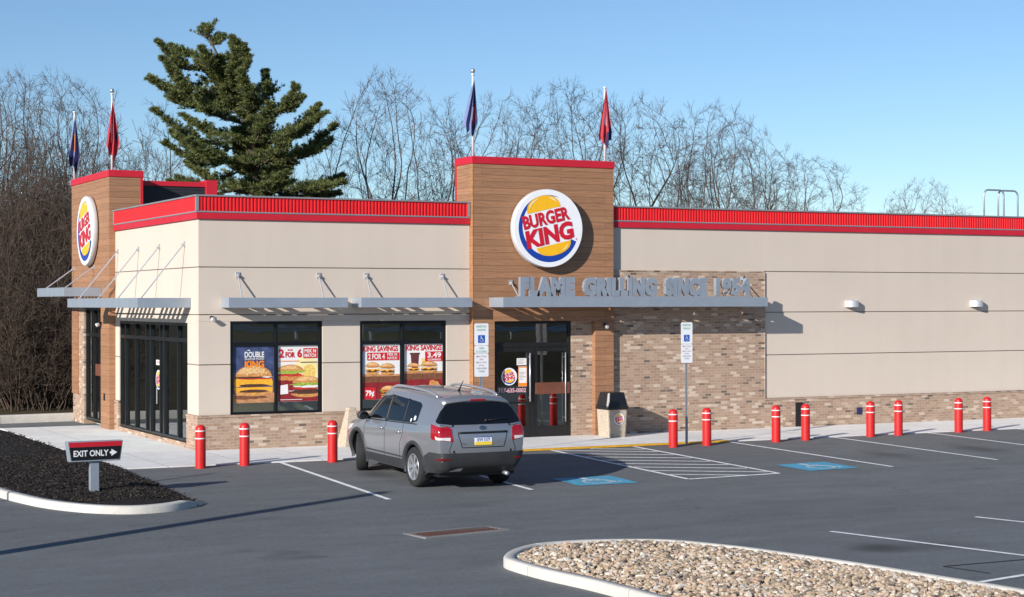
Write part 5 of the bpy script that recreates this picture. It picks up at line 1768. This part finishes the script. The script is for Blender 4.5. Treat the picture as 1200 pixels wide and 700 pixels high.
    for i in range(nn):
        for j in range(4): a = i * 5 + j; k.f.append((a, a + 5, a + 6, a + 1)); k.m.append(0)
    sp = k.build('spoiler', 'car_paint', t, smooth=True); so_ = sp.modifiers.new('s', 'SOLIDIFY'); so_.thickness = .012; so_.offset = -1
    zt = prof[nn // 2][2]
    k = MB(); k.box(-.15, .15, zt[1] - .012, zt[1] + .02, zt[2] - .032, zt[2] + .002); k.build('brake_lamp', 'lamp_red', sp, bevel=.006)
    # wiper and antenna
    a0 = rear(.08, 1.255); a1 = rear(.52, 1.275)
    k = MB(); k.tube([a0[0] + a0[1] * .03, a1[0] + a1[1] * .028], [.012, .007], 6); k.tube([a0[0] + a0[1] * .012, a0[0] + a0[1] * .05], .028, 8)
    k.build('rear_wiper', 'car_black', t, smooth=True)
    ha = top(.02, -1.25); k = MB(); k.tube([ha[0] + Vector((0, .02, -.01)), ha[0] + Vector((0, -.03, .05)), ha[0] + Vector((0, -.17, .20))], [.03, .014, .006], 8); k.build('antenna', 'car_black', t, smooth=True)
    # windscreen
    patch('windscreen', [(-.66, .72), (.66, .72), (.74, 1.18), (-.74, 1.18)], lambda a, b: cast((a, b + .9, 3), (0, -.55, -1)) if False else top(a, b), 'car_glass', .004, 16, 8)
    # exhaust
    k = MB(); k.tube([(.52, -2.10, .30), (.52, -2.29, .29)], .038, 12); k.build('exhaust_tip', 'galvanised', t, smooth=True)
    k = MB(); k.box(-.72, .72, -2.0, 2.0, .24, .32); k.build('underbody', 'car_black', t)
    # wheels
    def wheel(x, y, sx, steer):
        m = MB(); prof = [(.235, -.105), (.30, -.115), (.345, -.108), (.362, -.085), (.365, 0), (.362, .085), (.345, .108), (.30, .115), (.235, .105)]
        n = 48
        v = []; f = []
        for r_, a in prof:
            for k2 in range(n): w = 2 * PI * k2 / n; v.append((a, r_ * math.cos(w), r_ * math.sin(w)))
        L = len(prof)
        for i in range(L - 1):
            for k2 in range(n): k3 = (k2 + 1) % n; f.append((i * n + k2, i * n + k3, (i + 1) * n + k3, (i + 1) * n + k2))
        m.add(v, f)
        for a in (-.05, 0.0, .05):
            pass
        w_ = m.build('wheel', 'tyre', t, smooth=True)
        w_.location = (x, y, RW); w_.rotation_euler = (0, 0, steer)
        r2 = MB()
        def ring(pr, mi):
            r2.cur = mi; v = []; f = []
            for r_, a in pr:
                for k2 in range(n): w = 2 * PI * k2 / n; v.append((sx * a, r_ * math.cos(w), r_ * math.sin(w)))
            for i in range(len(pr) - 1):
                for k2 in range(n): k3 = (k2 + 1) % n; f.append((i * n + k2, i * n + k3, (i + 1) * n + k3, (i + 1) * n + k2))
            r2.add(v, f)
        ring([(.245, .112), (.238, .118), (.222, .108), (.212, .07), (.205, .0)], 0)
        ring([(.215, .02), (.001, .02)], 1)
        ring([(.07, .075), (.062, .098), (.04, .104), (.001, .105)], 0)
        for q in range(7):
            a = 2 * PI * q / 7
            c_, s2 = math.cos(a), math.sin(a); tx, tz = -s2, c_
            def P3(rad, tw, dep): return (sx * dep, rad * c_ + tw * tx, rad * s2 + tw * tz)
            r2.cur = 0
            r2.add([P3(.05, -.028, .096), P3(.05, .028, .096), P3(.222, .040, .104), P3(.222, -.040, .104), P3(.05, -.024, .05), P3(.05, .024, .05), P3(.222, .034, .06), P3(.222, -.034, .06)],
                   [(0, 1, 2, 3), (0, 3, 7, 4), (1, 5, 6, 2), (4, 7, 6, 5)])
        r2.build('rim', ['alloy', 'car_black'], w_)
    for ay in AX:
        for sx in (-1, 1): wheel(sx * .815, ay, sx, R(-24) if ay > 0 else 0)
    return t
def catmull3(pts, n=5):
    P = [Vector(p) for p in pts]; out = []
    for i in range(len(P) - 1):
        p0 = P[max(0, i - 1)]; p1 = P[i]; p2 = P[i + 1]; p3 = P[min(len(P) - 1, i + 2)]
        for k in range(n):
            t = k / n
            out.append(.5 * ((2 * p1) + (p2 - p0) * t + (2 * p0 - 5 * p1 + 4 * p2 - p3) * t * t + (3 * p1 - p0 - 3 * p2 + p3) * t ** 3))
    out.append(P[-1]); return out
car = make_car()
CS = 1.085
car.location = (2.84, -7.0, g(-7.0)); car.scale = (CS, CS, CS)
car.rotation_euler = (.03, 0, .008)

# ------------------------------------------------------------------ trees
import numpy as np
CAM = Vector((-12.16601, -40.61845, 3.5)); FPX = 2069.34; YAW = R(63.25187)
FWD = Vector((math.cos(YAW), math.sin(YAW), 0)); RGT = Vector((math.sin(YAW), -math.cos(YAW), 0))
def spot_at(px, D):
    p = CAM + FWD * D + RGT * ((px - 600) / FPX * D)
    return p.x, p.y

def fast_tube(mb, P, Rr, n):
    """light tube for branches, no caps"""
    k = len(P); o = len(mb.v)
    a = (P[1] - P[0]).orthogonal().normalized()
    for i in range(k):
        t = (P[min(k - 1, i + 1)] - P[max(0, i - 1)]).normalized()
        a = (a - t * a.dot(t)).normalized(); b = t.cross(a)
        for q in range(n):
            w = 2 * PI * q / n; c, s = math.cos(w) * Rr[i], math.sin(w) * Rr[i]
            mb.v.append((P[i].x + a.x * c + b.x * s, P[i].y + a.y * c + b.y * s, P[i].z + a.z * c + b.z * s))
    for i in range(k - 1):
        for q in range(n):
            q2 = (q + 1) % n
            mb.f.append((o + i * n + q, o + i * n + q2, o + (i + 1) * n + q2, o + (i + 1) * n + q)); mb.m.append(0)

def grow(tr, cr, rg, p, d, L, r, lev, cfg):
    nseg = (6, 6, 5, 4, 3, 2)[lev]
    P = [p]; Rr = [r]; dd = d.copy()
    wob = cfg['wob'][lev]; up = cfg['up'][lev]
    for i in range(nseg):
        dd = (dd + Vector((rg.gauss(0, wob), rg.gauss(0, wob), rg.gauss(0, wob * .6) + up))).normalized()
        p = p + dd * (L / nseg); P.append(p)
        Rr.append(max(cfg['rmin'], r * (1 - cfg['taper'][lev] * (i + 1) / nseg)))
    fast_tube(tr if lev == 0 else cr, P, Rr, (9, 6, 5, 3, 3, 3)[lev])
    if lev >= cfg['max']: return
    nc = cfg['n'][lev]
    nc = max(1, int(nc + rg.uniform(-.5, 1.2)))
    az = rg.uniform(0, 6.3)
    for c in range(nc):
        t = cfg['t0'][lev] + (1 - cfg['t0'][lev]) * ((c + rg.uniform(.2, .95)) / nc)
        t = min(.995, t)
        i = min(nseg - 1, int(t * nseg)); fr = t * nseg - i
        q = P[i].lerp(P[i + 1], fr); dq = (P[i + 1] - P[i]).normalized()
        rq = Rr[i] + (Rr[i + 1] - Rr[i]) * fr
        az += 2.4 + rg.uniform(-.5, .5)
        a = dq.orthogonal().normalized(); b = dq.cross(a)
        ang = R(rg.uniform(*cfg['ang'][lev]))
        nd = (dq * math.cos(ang) + (a * math.cos(az) + b * math.sin(az)) * math.sin(ang)).normalized()
        l2 = L * rg.uniform(*cfg['len'][lev]) * (1.0 - .35 * (t - cfg['t0'][lev]) if lev > 0 else 1)
        grow(tr, cr, rg, q, nd, l2, max(cfg['rmin'], rq * rg.uniform(.50, .72)), lev + 1, cfg)

base_cfg = dict(max=5, rmin=.0055, wob=(.05, .10, .12, .14, .15, .15), up=(.03, .05, .03, .03, .03, .03), taper=(.55, .72, .8, .8, .7, .6),
                n=(6, 6, 6, 5, 4), t0=(.45, .25, .22, .2, .15), ang=((25, 52), (25, 55), (28, 60), (30, 62), (30, 60)), len=((.85, 1.25), (.45, .70), (.45, .68), (.42, .65), (.4, .65)))
from mathutils.kdtree import KDTree
def tree_proto(seed, H, rx, rz, cz, na=1500, step=.33, stems=((0, 0),), lean=(0, 0), low=.24):
    """crown grown towards scattered points in an egg-shaped volume; limb girth follows what it carries"""
    rg = random.Random(seed)
    att = []
    lumps = [(rg.uniform(0, 6.3), rg.uniform(-.6, .9), rg.uniform(.75, 1.12)) for _ in range(9)]
    while len(att) < na:
        x, y, z = rg.uniform(-1, 1), rg.uniform(-1, 1), rg.uniform(-1, 1)
        d = math.sqrt(x * x + y * y + z * z)
        if d > 1 or d < .15: continue
        k = 1.0
        for a, b, m_ in lumps:
            dx, dy, dz = math.cos(a) * math.cos(b) - x / d, math.sin(a) * math.cos(b) - y / d, math.sin(b) - z / d
            w_ = math.exp(-(dx * dx + dy * dy + dz * dz) * 3)
            k += (m_ - 1) * w_ * 1.6
        if d > k: continue
        if rg.random() > .12 + .88 * d ** 2: continue
        p = Vector((x * rx, y * rx, cz + z * rz))
        if p.z < H * low: continue
        p.x += lean[0] * p.z / H; p.y += lean[1] * p.z / H
        att.append(p)
    pos = []; par = []; dirs = []
    for sx_, sy_ in stems:
        p = Vector((sx_ * .10, sy_ * .10, -.4)); prev = -1
        top = H * low + (cz - rz - H * low > 0) * (cz - rz - H * low)
        n = int((top + .4) / step) + 2
        for q in range(n):
            pos.append(p.copy()); par.append(prev); prev = len(pos) - 1
            p = p + Vector((sx_ * .5 + lean[0] / H + rg.gauss(0, .05), sy_ * .5 + lean[1] / H + rg.gauss(0, .05), 1)).normalized() * step
    infl, kill = 2.6, step * 1.7
    nk, kidx = {}, {}
    alive = list(att)
    for it in range(90):
        kd = KDTree(len(pos))
        for q, p in enumerate(pos): kd.insert(p, q)
        kd.balance()
        pull = {}; keep = []; grew = False
        for a in alive:
            co, q, dd = kd.find(a)
            if dd < kill: continue
            keep.append(a)
            if dd < (infl if it > 6 else 9): pull.setdefault(q, Vector((0, 0, 0))); pull[q] += (a - co).normalized()
        alive = keep
        if not pull: break
        for q, v in pull.items():
            d_ = v.normalized()
            if par[q] >= 0: d_ = (d_ + (pos[q] - pos[par[q]]).normalized() * .95)
            d_ += Vector((rg.gauss(0, .09), rg.gauss(0, .09), rg.gauss(.03, .07)))
            np_ = pos[q] + d_.normalized() * step * rg.uniform(.85, 1.15)
            if nk.get(q, 0) >= 3 or any((pos[c] - np_).length < step * .45 for c in kidx.get(q, ())): continue
            nk[q] = nk.get(q, 0) + 1; kidx.setdefault(q, []).append(len(pos)); grew = True
            pos.append(np_); par.append(q)
        if not grew: break
    n = len(pos); kids = [[] for _ in range(n)]
    for q in range(n):
        if par[q] >= 0: kids[par[q]].append(q)
    rad = [0.0] * n
    for q in range(n - 1, -1, -1):
        rad[q] = max(.0074, sum(rad[c] ** 1.56 for c in kids[q]) ** (1 / 1.56)) if kids[q] else .0074
    tr, cr = MB(), MB()
    r0 = max(rad[:len(stems) * 3] or [.1])
    # chains
    def chain(q0, start):
        P_, R_ = [pos[start]] if start >= 0 else [], [min(rad[start], rad[q0] * 1.25)] if start >= 0 else []
        q = q0; ids = [q0]
        while True:
            P_.append(pos[q]); R_.append(rad[q])
            if not kids[q]: break
            ks = sorted(kids[q], key=lambda c: -rad[c])
            for c in ks[1:]: stack.append((c, q))
            q = ks[0]
        return P_, R_
    stack = [(q, -1) for q in range(n) if par[q] < 0]
    tips = []
    while stack:
        q0, st = stack.pop()
        P_, R_ = chain(q0, st)
        if len(P_) < 2: continue
        if st < 0:
            cut = next((k for k in range(len(R_)) if R_[k] < .42 * R_[0]), len(R_) - 1); cut = max(2, cut)
            fast_tube(tr, P_[:cut + 1], R_[:cut + 1], 9)
            if len(P_) - cut > 1: fast_tube(cr, P_[cut:], R_[cut:], 6)
        else:
            fast_tube(cr, P_, R_, 6 if R_[0] > .05 else (4 if R_[0] > .022 else 3))
        for k in range(1, len(P_)):
            if R_[k] < .020:
                d_ = (P_[k] - P_[k - 1]).normalized()
                end = k == len(P_) - 1
                for t_ in range(5 if end else 2):
                    a = Vector((rg.gauss(0, .50), rg.gauss(0, .50), rg.gauss(.22, .32)))
                    e = (d_ * (1.0 if end else .55) + a).normalized(); L = rg.uniform(.30, .85)
                    m_ = P_[k] + e * L * .5
                    e2 = (e + Vector((rg.gauss(0, .14), rg.gauss(0, .14), rg.gauss(.08, .12)))).normalized()
                    fast_tube(cr, [P_[k], m_, m_ + e2 * L * .55], [.0058, .005, .0038], 3)
                    for u_ in range(2):
                        f = (e + Vector((rg.gauss(0, .6), rg.gauss(0, .6), rg.gauss(.1, .5)))).normalized()
                        fast_tube(cr, [m_, m_ + f * L * rg.uniform(.3, .6)], [.0046, .0034], 3)
    return tr, cr
protos = {}
def proto(nm, seed, *a, **k):
    protos[nm] = tree_proto(seed, 14.0, *a, **k)
proto('oak', 3, 4.3, 5.6, 8.6, na=1250, low=.20)
proto('oak2', 17, 4.2, 5.6, 8.6, na=1250, low=.20, stems=((.28, .1), (-.24, -.15)))
proto('multi', 29, 3.3, 6.2, 8.2, na=700, stems=((.42, .1), (-.32, .3), (-.15, -.45), (.10, -.1)), low=.32)
proto('slim', 41, 2.4, 6.0, 8.2, na=560, low=.25)
proto('wide', 53, 4.2, 5.4, 8.6, na=850, lean=(1.2, -1.4), low=.2, stems=((.3, -.2), (-.25, .2), (.1, .35)))
meshes = {}
for nm, (tr, cr) in protos.items():
    for bk in ('bark_grey', 'bark_brown', 'bark_pale'):
        meshes[nm, bk] = None
def tree(label, px, D, top, nm, bk, rz, group='bare trees behind the restaurant', widen=None):
    if widen is None: widen = 1.25 if label.startswith('low') else 1.0
    x, y = spot_at(px, D); z = terrain(x, y)
    h = (351 - top) / FPX * D + 3.5 - z
    if meshes[nm, bk] is None:
        tr, cr = protos[nm]
        meshes[nm, bk] = (tr.mesh('trunk', bk, True), cr.mesh('crown', 'twig' if bk != 'bark_brown' else 'brush', False))
    t = thing('bare_tree', label, 'tree', (x, y, z), rz, group)
    s = h / 14.0; t.scale = (s * widen, s * widen, s)
    for n_, me in zip(('trunk', 'crown'), meshes[nm, bk]):
        o = bpy.data.objects.new(n_, me); C.objects.link(o); o.parent = t
for a in [
  ('tall multi-stemmed bare tree just right of the pine', 432, 80, 74, 'multi', 'bark_grey', .3),
  ('bare tree leaning right between the multi-stemmed tree and the entrance tower', 478, 84, 92, 'multi', 'bark_grey', 2.2),
  ('bare tree with a pale trunk just left of the entrance tower', 526, 88, 112, 'slim', 'bark_pale', 1.0),
  ('thin brownish bare tree half hidden behind the right side of the pine', 372, 90, 132, 'slim', 'bark_brown', .5),
  ('bare tree with bushy top behind the left flagpole of the entrance tower', 588, 88, 106, 'oak', 'bark_grey', .2),
  ('tallest round bare crown rising between the two flags of the entrance tower', 668, 86, 98, 'oak2', 'bark_grey', 1.1),
  ('round bare tree directly behind the right flag of the entrance tower', 748, 88, 108, 'oak', 'bark_grey', 2.6),
  ('bare tree with upright fan of branches right of the red flag', 836, 86, 112, 'multi', 'bark_grey', 1.4),
  ('spreading bare tree farthest right in the main row', 888, 90, 136, 'wide', 'bark_grey', 3.9),
  ('slender bare tree in the gap right of the entrance tower', 790, 100, 140, 'slim', 'bark_brown', .9),
  ('small distant bare tree alone above the right roofline', 1082, 125, 206, 'oak', 'bark_grey', .7),
  ('smallest distant bare sapling left of the lone tree over the right roof', 1052, 128, 222, 'slim', 'bark_grey', .1),
  ('tiny distant treetop between the lone tree and the ladder rails', 1130, 135, 240, 'slim', 'bark_grey', 1.9),
  ('bare tree at the left edge of the photo above the thicket', -12, 68, 78, 'oak', 'bark_brown', 2.0),
  ('wide bare tree above the thicket behind the blue flag', 62, 76, 84, 'oak2', 'bark_grey', .4),
  ('many-stemmed bare tree in the woods at far left', 30, 70, 150, 'multi', 'bark_brown', .9),
  ('dark-stemmed bare tree behind the left tower', 105, 82, 150, 'slim', 'bark_brown', 3.3),
  ('slim bare tree standing just left of the pine', 190, 84, 116, 'slim', 'bark_grey', 5.2),
  ('low bare tree between the red flag and the pine', 155, 92, 162, 'oak', 'bark_brown', 4.4),
  ('low bare tree behind the fan-shaped tree', 850, 108, 160, 'oak', 'bark_brown', 4.7),
  ('low spreading bare tree at the right end of the main row', 922, 104, 180, 'wide', 'bark_grey', 5.5),
]: tree(*a)

# thicket: one tangled mass of bare brush in the woods on the left
def shrub_proto(seed):
    rg = random.Random(seed); a, b = MB(), MB()
    cfg = dict(base_cfg); cfg.update(max=3, rmin=.0065, n=(7, 5, 4, 0, 0), t0=(.10, .12, .1, .1, .1), len=((.30, .55), (.40, .65), (.4, .65), (.4, .6), (.4, .6)), wob=(.09, .12, .14, .14, .2, .2), up=(.04, .04, .03, .03, 0, 0))
    for s in range(4):
        w = rg.uniform(0, 6.3); tl = rg.uniform(.05, .55)
        grow(a, a, rg, Vector((rg.uniform(-.4, .4), rg.uniform(-.4, .4), -.2)), Vector((math.sin(tl) * math.cos(w), math.sin(tl) * math.sin(w), math.cos(tl))), rg.uniform(3.0, 4.6), .028, 0, cfg)
    return np.array(a.v), np.array(a.f)
SP = [shrub_proto(100 + i) for i in range(6)]
rg = random.Random(77); VV = []; FF = []; off = 0
def add_shrub(x, y, s, sz):
    global off
    v, f = SP[rg.randrange(len(SP))]
    w = rg.uniform(0, 6.3); c, sn = math.cos(w), math.sin(w)
    q = np.empty_like(v)
    q[:, 0] = (v[:, 0] * c - v[:, 1] * sn) * s + x; q[:, 1] = (v[:, 0] * sn + v[:, 1] * c) * s + y; q[:, 2] = v[:, 2] * sz + terrain(x, y)
    VV.append(q); FF.append(f + off); off += len(v)
for i in range(420):
    D = rg.uniform(57, 84); px = rg.uniform(-70, 150)
    x, y = spot_at(px, D)
    if y < 15.2: continue
    s = rg.uniform(.7, 1.15); add_shrub(x, y, s, s * (rg.uniform(.8, 1.75) if D > 62 else rg.uniform(.6, 1.2)))
V_ = np.concatenate(VV).astype(np.float32); F_ = np.concatenate(FF).astype(np.int32)
me = bpy.data.meshes.new('thicket')
me.vertices.add(len(V_)); me.vertices.foreach_set('co', V_.ravel())
me.loops.add(F_.size); me.loops.foreach_set('vertex_index', F_.ravel())
me.polygons.add(len(F_)); me.polygons.foreach_set('loop_start', np.arange(0, F_.size, 4, dtype=np.int32)); me.polygons.foreach_set('loop_total', np.full(len(F_), 4, np.int32))
me.update(); me.validate(); me.materials.append(M['brush'])
o = bpy.data.objects.new('thicket', me); C.objects.link(o)
tag(o, 'dense tangle of bare brown brush and saplings in the woods behind the lot', 'brush', kind='stuff')

# pale leaning sapling and the blue board glimpsed between the stems
x, y = spot_at(72, 58.5)
t = thing('sapling', 'pale thin sapling leaning at the front of the dark thicket', 'tree', (x, y, terrain(x, y)))
m = MB(); m.tube([(.25, 0, 0), (.15, 0, 1.2), (-.05, 0, 2.6), (-.12, 0, 4.2)], [.05, .045, .04, .02], 7); m.build('trunk', 'bark_pale', t, smooth=True)
m = MB(); rg = random.Random(8)
for i in range(9):
    z = rg.uniform(2.2, 4.1); a = rg.uniform(0, 6.3); fast_tube(m, [Vector((-.08, 0, z)), Vector((-.08 + .5 * math.cos(a), .5 * math.sin(a), z + .4)), Vector((-.08 + .8 * math.cos(a), .8 * math.sin(a), z + .9))], [.014, .01, .006], 4)
m.build('crown', 'bark_pale', t)
x, y = spot_at(8, 66)
t = thing('roadside_board', 'blue board with yellow mark glimpsed through the thicket at far left', 'sign', (x, y, terrain(x, y)), R(-27))
m = MB(); m.box(-.9, .75, -.05, .05, 1.5 - .2, 2.25 - .2 + .1); m.build('board', 'sign_blue', t)
m = MB(); m.add([(.25, -.056, 1.9), (.62, -.056, 1.55), (.66, -.056, 2.0), (.5, -.056, 2.06)], [(0, 1, 2, 3)]); m.build('mark', 'flag_yellow', t)
m = MB(); m.box(-.7, -.62, -.04, .04, -.1, 1.31); m.box(.45, .53, -.04, .04, -.1, 1.31); m.build('leg', 'frame_bronze', t)

# white pine ------------------------------------------------------------
def pine():
    D = 76.0
    x, y = spot_at(300, D); z0 = terrain(x, y)
    t = thing('pine_tree', 'tall dark green white pine with uneven tiers behind the left roof', 'tree', (x, y, z0))
    k = D / FPX
    rg = random.Random(21)
    def P(px, py, dep):          # offsets in the tree's own frame, sized in metres
        return RGT * ((px - 300) * k) + FWD * dep + Vector((0, 0, 3.5 - z0 + (351 - py) * k))
    tk = [P(318, 400, 0), P(314, 330, 0), P(306, 260, 0), P(300, 200, .1), P(292, 160, .1), P(284, 125, 0), P(272, 90, 0), P(256, 62, 0), P(244, 36, 0), P(240, 27, 0)]
    m = MB(); m.tube([Vector((tk[0].x, tk[0].y, -.5))] + tk, [.30, .28, .25, .21, .18, .15, .12, .09, .06, .03, .02], 10)
    m.build('trunk', 'pine_bark', t, smooth=True)
    bm_ = MB(); ne = MB()
    def tuft(p, d, n, L):
        for q in range(n):
            a = (d + Vector((rg.gauss(0, .62), rg.gauss(0, .62), rg.gauss(.12, .5)))).normalized()
            l = L * rg.uniform(.6, 1.15)
            s = a.orthogonal().normalized(); s = (s * math.cos(q * 1.7) + a.cross(s) * math.sin(q * 1.7)) * rg.uniform(.009, .016)
            e = p + a * l; mid = p + a * l * .55
            o_ = len(ne.v)
            ne.v += [tuple(p), tuple(mid + s), tuple(e), tuple(mid - s)]
            ne.f.append((o_, o_ + 1, o_ + 2, o_ + 3)); ne.m.append(0)
    def limb(pts, r, dens, spread, start=.25):
        pts = catmull3(pts, 6)
        Rr = [max(.012, r * (1 - .85 * i / (len(pts) - 1))) for i in range(len(pts))]
        fast_tube(bm_, pts, Rr, 5)
        n = len(pts)
        for i in range(int(n * start), n):
            f = i / (n - 1)
            d = (pts[min(n - 1, i + 1)] - pts[max(0, i - 1)]).normalized()
            w = spread * (1.0 - .55 * f) * (.55 + .6 * math.sin(PI * min(1, (f - start * .6) * 1.1 + .15)))
            jit = rg.uniform(.55, 1.3)
            for q in range(dens):
                a = rg.uniform(0, 2 * PI)
                side = d.orthogonal().normalized(); side = side * math.cos(a) + d.cross(side) * math.sin(a)
                side.z = side.z * .45 + .22
                L = w * rg.uniform(.30, 1.1) * jit
                p0 = pts[i]; e = p0 + side * L + d * L * rg.uniform(.2, .9)
                fast_tube(bm_, [p0, (p0 + e) / 2 + Vector((0, 0, -.03)), e], [.016, .012, .007], 3)
                steps = max(2, int(L / .13))
                for j in range(steps):
                    g_ = (j + 1) / steps
                    if g_ < .28: continue
                    c_ = p0.lerp(e, g_)
                    tuft(c_, (side * .5 + d * .55 + Vector((0, 0, .35))).normalized(), 19, .19)
    L_ = [  # limbs traced by where they start and end; depth gives them their spread in the round
      ((243,40,0),(240,27,.1),3),((247,48,0),(260,37,.3),3),
      ((258,66,0),(222,58,.8),(196,46,1.0)),((262,74,0),(225,78,-.6),(192,50,-1.0)),((266,80,0),(222,98,.2),(194,66,.3)),
      ((262,72,0),(282,58,-.5),(276,44,-.8)),((268,84,0),(284,64,.8),(281,46,1.0)),((272,90,0),(252,84,1.2),(236,62,2.0)),((270,86,0),(258,80,-1.2),(246,60,-1.8)),
      ((274,95,0),(230,108,-.9),(198,70,-1.4)),((276,98,0),(282,88,-1.2),(284,62,-1.8)),((278,102,0),(258,104,1.6),(230,98,2.2)),
      ((284,122,0),(230,110,.6),(172,86,.8)),((286,128,0),(232,124,-.7),(186,94,-1.4)),((285,124,0),(240,116,1.8),(205,100,2.8)),
      ((288,134,0),(310,108,.6),(308,78,.9)),((288,130,0),(300,114,-1.3),(292,88,-2.2)),((290,140,0),(330,122,1.0),(350,106,1.2)),((290,140,0),(336,128,-1.0),(352,104,-1.6)),
      ((290,142,0),(262,136,-2.0),(246,118,-3.0)),((291,146,0),(300,130,2.0),(318,112,3.0)),
      ((292,150,0),(250,150,1.5),(206,126,2.0)),((293,156,0),(248,168,-1.4),(194,132,-2.2)),((294,162,0),(240,176,.2),(200,150,.3)),
      ((294,160,0),(340,150,.4),(372,118,.6)),((295,165,0),(345,158,-1.2),(384,136,-2.0)),((296,170,0),(340,150,1.8),(360,122,2.8)),
      ((296,170,0),(316,158,-2.6),(330,130,-3.6)),((297,175,0),(280,168,2.6),(262,144,3.6)),
      ((298,180,0),(246,190,-.8),(202,168,-1.2)),((299,186,0),(250,204,1.4),(208,182,2.2)),((299,188,0),(270,190,-2.6),(240,170,-3.6)),
      ((299,186,0),(350,180,-.6),(394,146,-.8)),((300,190,0),(352,176,1.2),(382,156,2.0)),((300,192,0),(330,186,-2.8),(356,160,-3.8)),((300,192,0),(318,190,2.8),(338,164,3.6)),
      ((302,205,0),(248,216,.5),(206,204,.8)),((303,212,0),(250,228,-1.8),(214,214,-2.6)),((303,214,0),(280,216,2.8),(256,204,3.8)),
      ((302,206,0),(352,214,.8),(398,200,1.2)),((304,216,0),(356,222,-1.5),(408,214,-2.0)),((304,218,0),(350,222,2.4),(388,218,3.2)),((304,222,0),(326,222,-3.0),(350,208,-4.2)),
      ((306,235,0),(250,242,1.0),(206,236,1.5)),((306,238,0),(356,240,.6),(404,234,.8)),((306,240,0),(282,244,-2.8),(250,236,-3.8)),((307,244,0),(340,246,-2.6),(372,238,-3.4)),
      ((308,262,0),(254,268,-.8),(212,262,-1.0)),((308,264,0),(358,268,.9),(398,262,1.2)),((308,268,0),(320,268,-2.8),(340,262,-4.0)),
    ]
    for l in L_:
        if l[-1] == 3 or len(l) == 3 and isinstance(l[2], int):
            a, b = l[0], l[1]; pts = [P(*a), P((a[0] + b[0]) / 2, (a[1] + b[1]) / 2, b[2] / 2), P(*b)]
            limb(pts, .04, 4, .50, 0); continue
        pts = [P(*q) for q in l]
        mid = (pts[1] + pts[2]) / 2 + Vector((0, 0, -.10))
        ln = (pts[2] - pts[0]).length
        limb([pts[0], pts[1], mid, pts[2]], .03 + .008 * ln, 10, .26 + .085 * ln, .12)
    for i_ in range(44):
        f = rg.uniform(.08, .9); py = 330 - f * 280; px_ = 306 - 62 * max(0, f - .35) ** 1.3 * 1.6
        a = rg.uniform(0, 2 * PI); ln = rg.uniform(.9, 1.9) * (1.15 - .6 * f)
        p0 = P(px_, py, 0); dv = RGT * math.cos(a) + FWD * math.sin(a)
        limb([p0, p0 + dv * ln * .5 + Vector((0, 0, .12)), p0 + dv * ln + Vector((0, 0, .55))], .03, 9, .48, .0)
    bm_.build('limbs', 'pine_bark', t)
    ne.build('crown', 'needles', t)
pine()

# ------------------------------------------------------------------ poles outside the frame whose shadows cross the lot
t = thing('utility_pole', 'plain grey metal pole on a concrete base at the left edge of the lot', 'pole', (-12.36, -15.9, g(-15.9)), R(25))
m = MB(); m.lathe([(.30, 0), (.30, .5)], 20); m.build('base', 'kerb', t)
m = MB(); m.lathe([(.17, .5), (.155, 2.5), (.13, 5.6)], 16); m.build('post', 'galvanised', t, smooth=True)
m = MB(); m.lathe([(.14, 5.6), (.12, 5.66), (.02, 5.7)], 16); m.build('cap', 'galvanised', t, smooth=True)
t = thing('sign_post', 'slim bare metal post left of the mulch bed', 'post', (-12.5, -10.85, g(-10.85)))
m = MB(); m.lathe([(.035, 0), (.035, 4.8), (.02, 4.84)], 12); m.build('post', 'galvanised', t, smooth=True)

# ------------------------------------------------------------------ light, sky, camera
S_AZ, S_EL = R(27.5), R(20.0)
sd = Vector((math.cos(S_EL) * math.cos(S_AZ), math.cos(S_EL) * math.sin(S_AZ), -math.sin(S_EL)))
sl = bpy.data.lights.new('sun', 'SUN'); sl.energy = 3.9; sl.angle = R(.5); sl.color = (1.0, .945, .875)
so = bpy.data.objects.new('sun', sl); C.objects.link(so); so.rotation_euler = sd.to_track_quat('-Z', 'Y').to_euler(); so.location = (-30, -30, 40)
w = bpy.data.worlds.new('World'); bpy.context.scene.world = w; w.use_nodes = True
nt = w.node_tree; bg = nt.nodes['Background']
sk = nt.nodes.new('ShaderNodeTexSky'); sk.sky_type = 'NISHITA'; sk.sun_disc = False
sk.sun_elevation = S_EL; sk.sun_rotation = math.atan2(-sd.x, -sd.y)
sk.altitude = 50; sk.air_density = .88; sk.dust_density = 0.0; sk.ozone_density = 4.2
nt.links.new(sk.outputs[0], bg.inputs[0]); bg.inputs[1].default_value = .081

cd = bpy.data.cameras.new('camera'); cam = bpy.data.objects.new('camera', cd); C.objects.link(cam)
cd.sensor_width = 36; cd.lens = FPX / 1200 * 36; cd.clip_end = 3000; cd.clip_start = .1
pi_, ro_ = R(.141859), R(-.094582)
F_v = FWD * math.cos(pi_) + Vector((0, 0, math.sin(pi_))); U_v = Vector((0, 0, math.cos(pi_))) - FWD * math.sin(pi_)
c_, s_ = math.cos(ro_), math.sin(ro_)
X_v = RGT * c_ + U_v * s_; Y_v = U_v * c_ - RGT * s_
cam.matrix_world = Matrix(((X_v.x, Y_v.x, -F_v.x, CAM.x), (X_v.y, Y_v.y, -F_v.y, CAM.y), (X_v.z, Y_v.z, -F_v.z, CAM.z), (0, 0, 0, 1)))
sc = bpy.context.scene
sc.camera = cam
sc.render.engine = 'CYCLES'
sc.cycles.max_bounces = 8; sc.cycles.transparent_max_bounces = 12; sc.cycles.glossy_bounces = 4; sc.cycles.diffuse_bounces = 3
sc.cycles.use_denoising = True
vs_ = sc.view_settings
vs_.view_transform = 'Standard'; vs_.look = 'None'; vs_.gamma = 1; vs_.exposure = 0.62; vs_.use_curve_mapping = False
